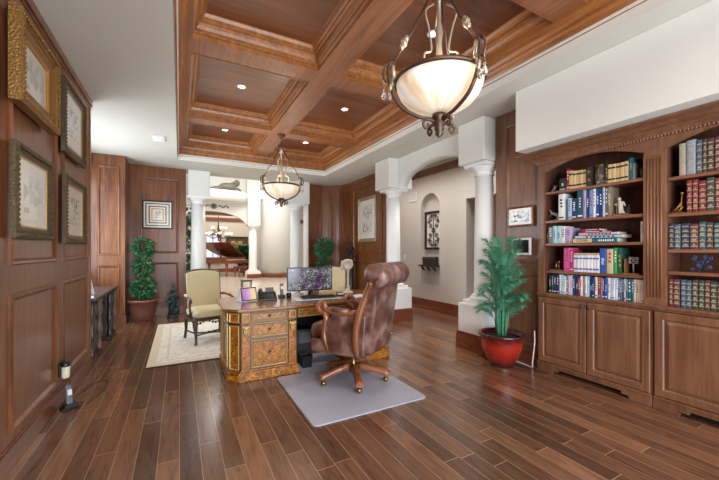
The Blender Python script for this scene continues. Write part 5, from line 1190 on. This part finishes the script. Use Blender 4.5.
t = thing('wall_vent', 'square white air vent on the hall wall beside the niche', 'vent', (XH-.001, 6.8, 2.73), -PI/2); MB().rframe(.3, .22, [(0, 0), (0, .015), (.02, .012), (.025, 0)]).build('frame', WHITEP, t)
m = MB()
for k in range(8): m.box(-.13, -.008, -.085+k*.0235, .13, -.003, -.072+k*.0235)
m.build('louvres', WHITEP, t)
t = thing('light_switch', 'white light switch on the hall wall behind the arcade column', 'switch', (XH-.001, 7.15, 1.22), -PI/2); MB().box(-.04, -.008, -.06, .04, 0, .06).build('plate', WHITEP, t, bevel=.003); MB().box(-.012, -.013, -.025, .012, -.008, .025).build('rocker', WHITEP, t)
t = thing('doorway_picture', 'small dark-framed picture glimpsed in the hall doorway', 'picture', (XH+.345, 4.8, 1.35), -PI/2); MB().rframe(.3, .36, [(0, 0), (0, .03), (.05, .02), (.055, 0)]).build('frame', DARKW, t); MB().box(-.11, -.01, -.14, .11, -.004, .14).build('print', ART['land'], t)

# ================================================================== FOYER AND PIANO ROOM
PW = wood('piano_wood', srgb(86, 42, 26), srgb(132, 72, 46), srgb(164, 98, 64), axis='X', rough=.2, coat=.5)
t = thing('grand_piano', 'reddish-brown grand piano with raised lid beyond the foyer arch', 'piano', (1.95, 20.2, 0), math.radians(-55))
ol = [(1.25, -.7), (1.25, .7), (-.2, .7), (-.75, .55), (-1.0, .1), (-1.1, -.3), (-1.0, -.62), (-.7, -.7)]
MB().prism(ol, .68, 1.0).build('case', PW, t, bevel=.01)
MB().prism([(1.45, -.7), (1.45, .7), (1.2, .7), (1.2, -.7)], .68, .86).build('keybed', PW, t); MB().box(1.26, -.6, .862, 1.42, .6, .885).build('keys', WHITEP, t)
lid = MB(); th = .6
q = [(x, y) for x, y in ol]; 
def lp(x, y, d): yy = y-.7; return (x, .7+yy*math.cos(th)-d*math.sin(th)*-1*0, 1.0-yy*math.sin(th)+d)
n = len(q); lid.add([lp(x, y, 0) for x, y in q]+[lp(x, y, .03) for x, y in q], [tuple(range(n)), tuple(range(n, 2*n))[::-1]]+[(i, (i+1) % n, n+(i+1) % n, n+i) for i in range(n)]); lid.build('lid', PW, t)
MB().tube([(.5, -.55, 1.0), (.5, -.3, 1.55)], .012, 6).build('lid_prop', PW, t)
for x, y in ((1.25, -.6), (1.25, .6), (-.8, 0)): MB().lathe([(.035, 0), (.05, .05), (.045, .3), (.07, .55), (.08, .68)], (x, y, 0), 14).build('leg', PW, t)
t = thing('piano_bench', 'reddish-brown piano bench in front of the grand piano', 'bench', (3.0, 18.66, 0), math.radians(35))
MB().box(-.5, -.2, .46, .5, .2, .55).build('seat', PW, t, bevel=.01)
for x, y in ((-.44, -.15), (.44, -.15), (-.44, .15), (.44, .15)): MB().lathe([(.025, 0), (.035, .2), (.045, .46)], (x, y, 0), 10).build('leg', PW, t)
t = thing('framed_picture', 'dark-framed landscape with wide cream mat on the piano room wall', 'picture', (3.3, 22.99, 1.62), 0)
MB().rframe(1.35, 1.3, [(0, 0), (0, .06), (.1, .05), (.11, 0)]).build('frame', DARKW, t); MB().box(-.57, -.02, -.54, .57, -.01, .54).build('mat_board', PEWT, t); MB().box(-.38, -.03, -.36, .38, -.021, .36).build('print', ART['land'], t)
struct('window_3', MB().rframe(1.0, 1.9, [(0, 0), (0, .08), (.12, .08), (.12, 0)]).box(-.02, -.05, -.85, .02, 0, .85), WT, loc=(1.85, 22.99, 1.5))
struct('window_3_pane', MB().box(-.4, -.02, -.85, .4, -.01, .85), plain('bright_window_glass', srgb(190, 205, 228), .2, emit=.6), loc=(1.85, 22.99, 1.5))
SHADE = plain('frosted_shade', srgb(255, 240, 212), .5, emit=.9)
t = thing('tiered_chandelier', 'bronze chandelier with small cream glass shades in the piano room', 'chandelier', (1.80, 19.0, 2.2), 0)
MB().lathe([(.0001, -.35), (.05, -.3), (.02, -.2), (.1, -.05), (.04, .1), (.07, .3), (.03, .5), (.02, .75)], n=14).build('stem', IRON, t)
MB().tube([(0, 0, .7), (0, 0, 2.4)], .012, 6).build('chain', IRON, t)
for lv, (rr_, z, n) in enumerate(((.62, 0, 8), (.34, .3, 5))):
    for k in range(n):
        a = 2*PI*k/n; c_, s_ = math.cos(a), math.sin(a)
        ar = MB().tube([(0, 0, z-.1), (rr_*.5*c_, rr_*.5*s_, z-.2), (rr_*c_, rr_*s_, z)], .014, 6).build('arm', IRON, t)
        MB().lathe([(.03, 0), (.07, .04), (.1, .11)], (rr_*c_, rr_*s_, z), 12).build('lamp_shade', SHADE, ar)
t = thing('potted_fern', 'green potted palm beside the landscape in the piano room', 'plant', (3.5, 21.6, 0)); rnd = random.Random(4)
MB().lathe([(.2, 0), (.28, .4), (.3, .45), (.25, .44)], n=20).build('pot', TERRA, t); MB().tube([(0, 0, .4), (0, 0, 1.0)], .03, 6).build('stem', BARK, t); m = MB(); leafball(m, (0, 0, 1.15), .42, 500, .3, rnd); leafball(m, (0, 0, .9), .38, 300, .3, rnd); m.build('foliage', DGREEN, t)
t = thing('iron_side_table', 'small black iron side table on the pale foyer floor', 'table', (1.92, 11.4, 0)); MB().box(-.16, -.14, .38, .16, .14, .42).build('top', BLACK, t)
for x, y in ((-.14, -.12), (.14, -.12), (-.14, .12), (.14, .12)): MB().box(x-.012, y-.012, 0, x+.012, y+.012, .38).build('leg', BLACK, t)
t = thing('cherub_sculpture', 'dark reclining sculpture lying on the bowed ledge above the arch', 'statue', (2.05, YA-.25, 4.235), 0)
m = MB(); m.ell((0, 0, .2), .42, .18, .2).ell((.42, 0, .42), .14, .13, .17).tube([(-.3, 0, .12), (-.62, 0, .1), (-.85, .05, .05)], [.12, .09, .05], 8).tube([(.3, 0, .2), (.5, -.1, .1), (.6, -.1, .03)], .06, 8).tube([(.2, 0, .2), (.15, -.05, .38), (.3, -.05, .45)], .05, 8)
merged(m, 'figure', plain('weathered_grey_bronze', srgb(112, 104, 96), .5, metal=.3, noise=.3, bump=.5), t, vox=.03)
m = MB()
for sx in (-1, 1):
    m.tube([(sx*(.2+.06*q), 0, .05*math.sin(q*1.3)) for q in range(9)], .018, 5)
    for q in range(4): m.ell((sx*(.25+.13*q), 0, .03*(-1)**q), .05, .01, .03, 8, 4)
m.ell((0, 0, 0), .1, .01, .1); m.tube([(.14*math.cos(b), 0, .12*math.sin(b)) for b in [2*PI*q/12 for q in range(13)]], .015, 5)
tag(m.build('scroll_ornament', plain('stencil_grey', srgb(96, 96, 104), .7), loc=(1.45, YA-.01, 3.5)), 'grey scroll ornament on the white wall above the foyer arch', 'ornament')
t = thing('garden_cypress', 'dark green shrub outside the narrow window beside the first column', 'shrub', (.1, 12.2, 0)); rnd = random.Random(8)
m = MB()
for k in range(7): leafball(m, (0, 0, .3+k*.36), .34, 260, .12, rnd)
m.build('foliage', DGREEN, t); MB().tube([(0, 0, 0), (0, 0, 2.5)], .04, 6).build('trunk', BARK, t)
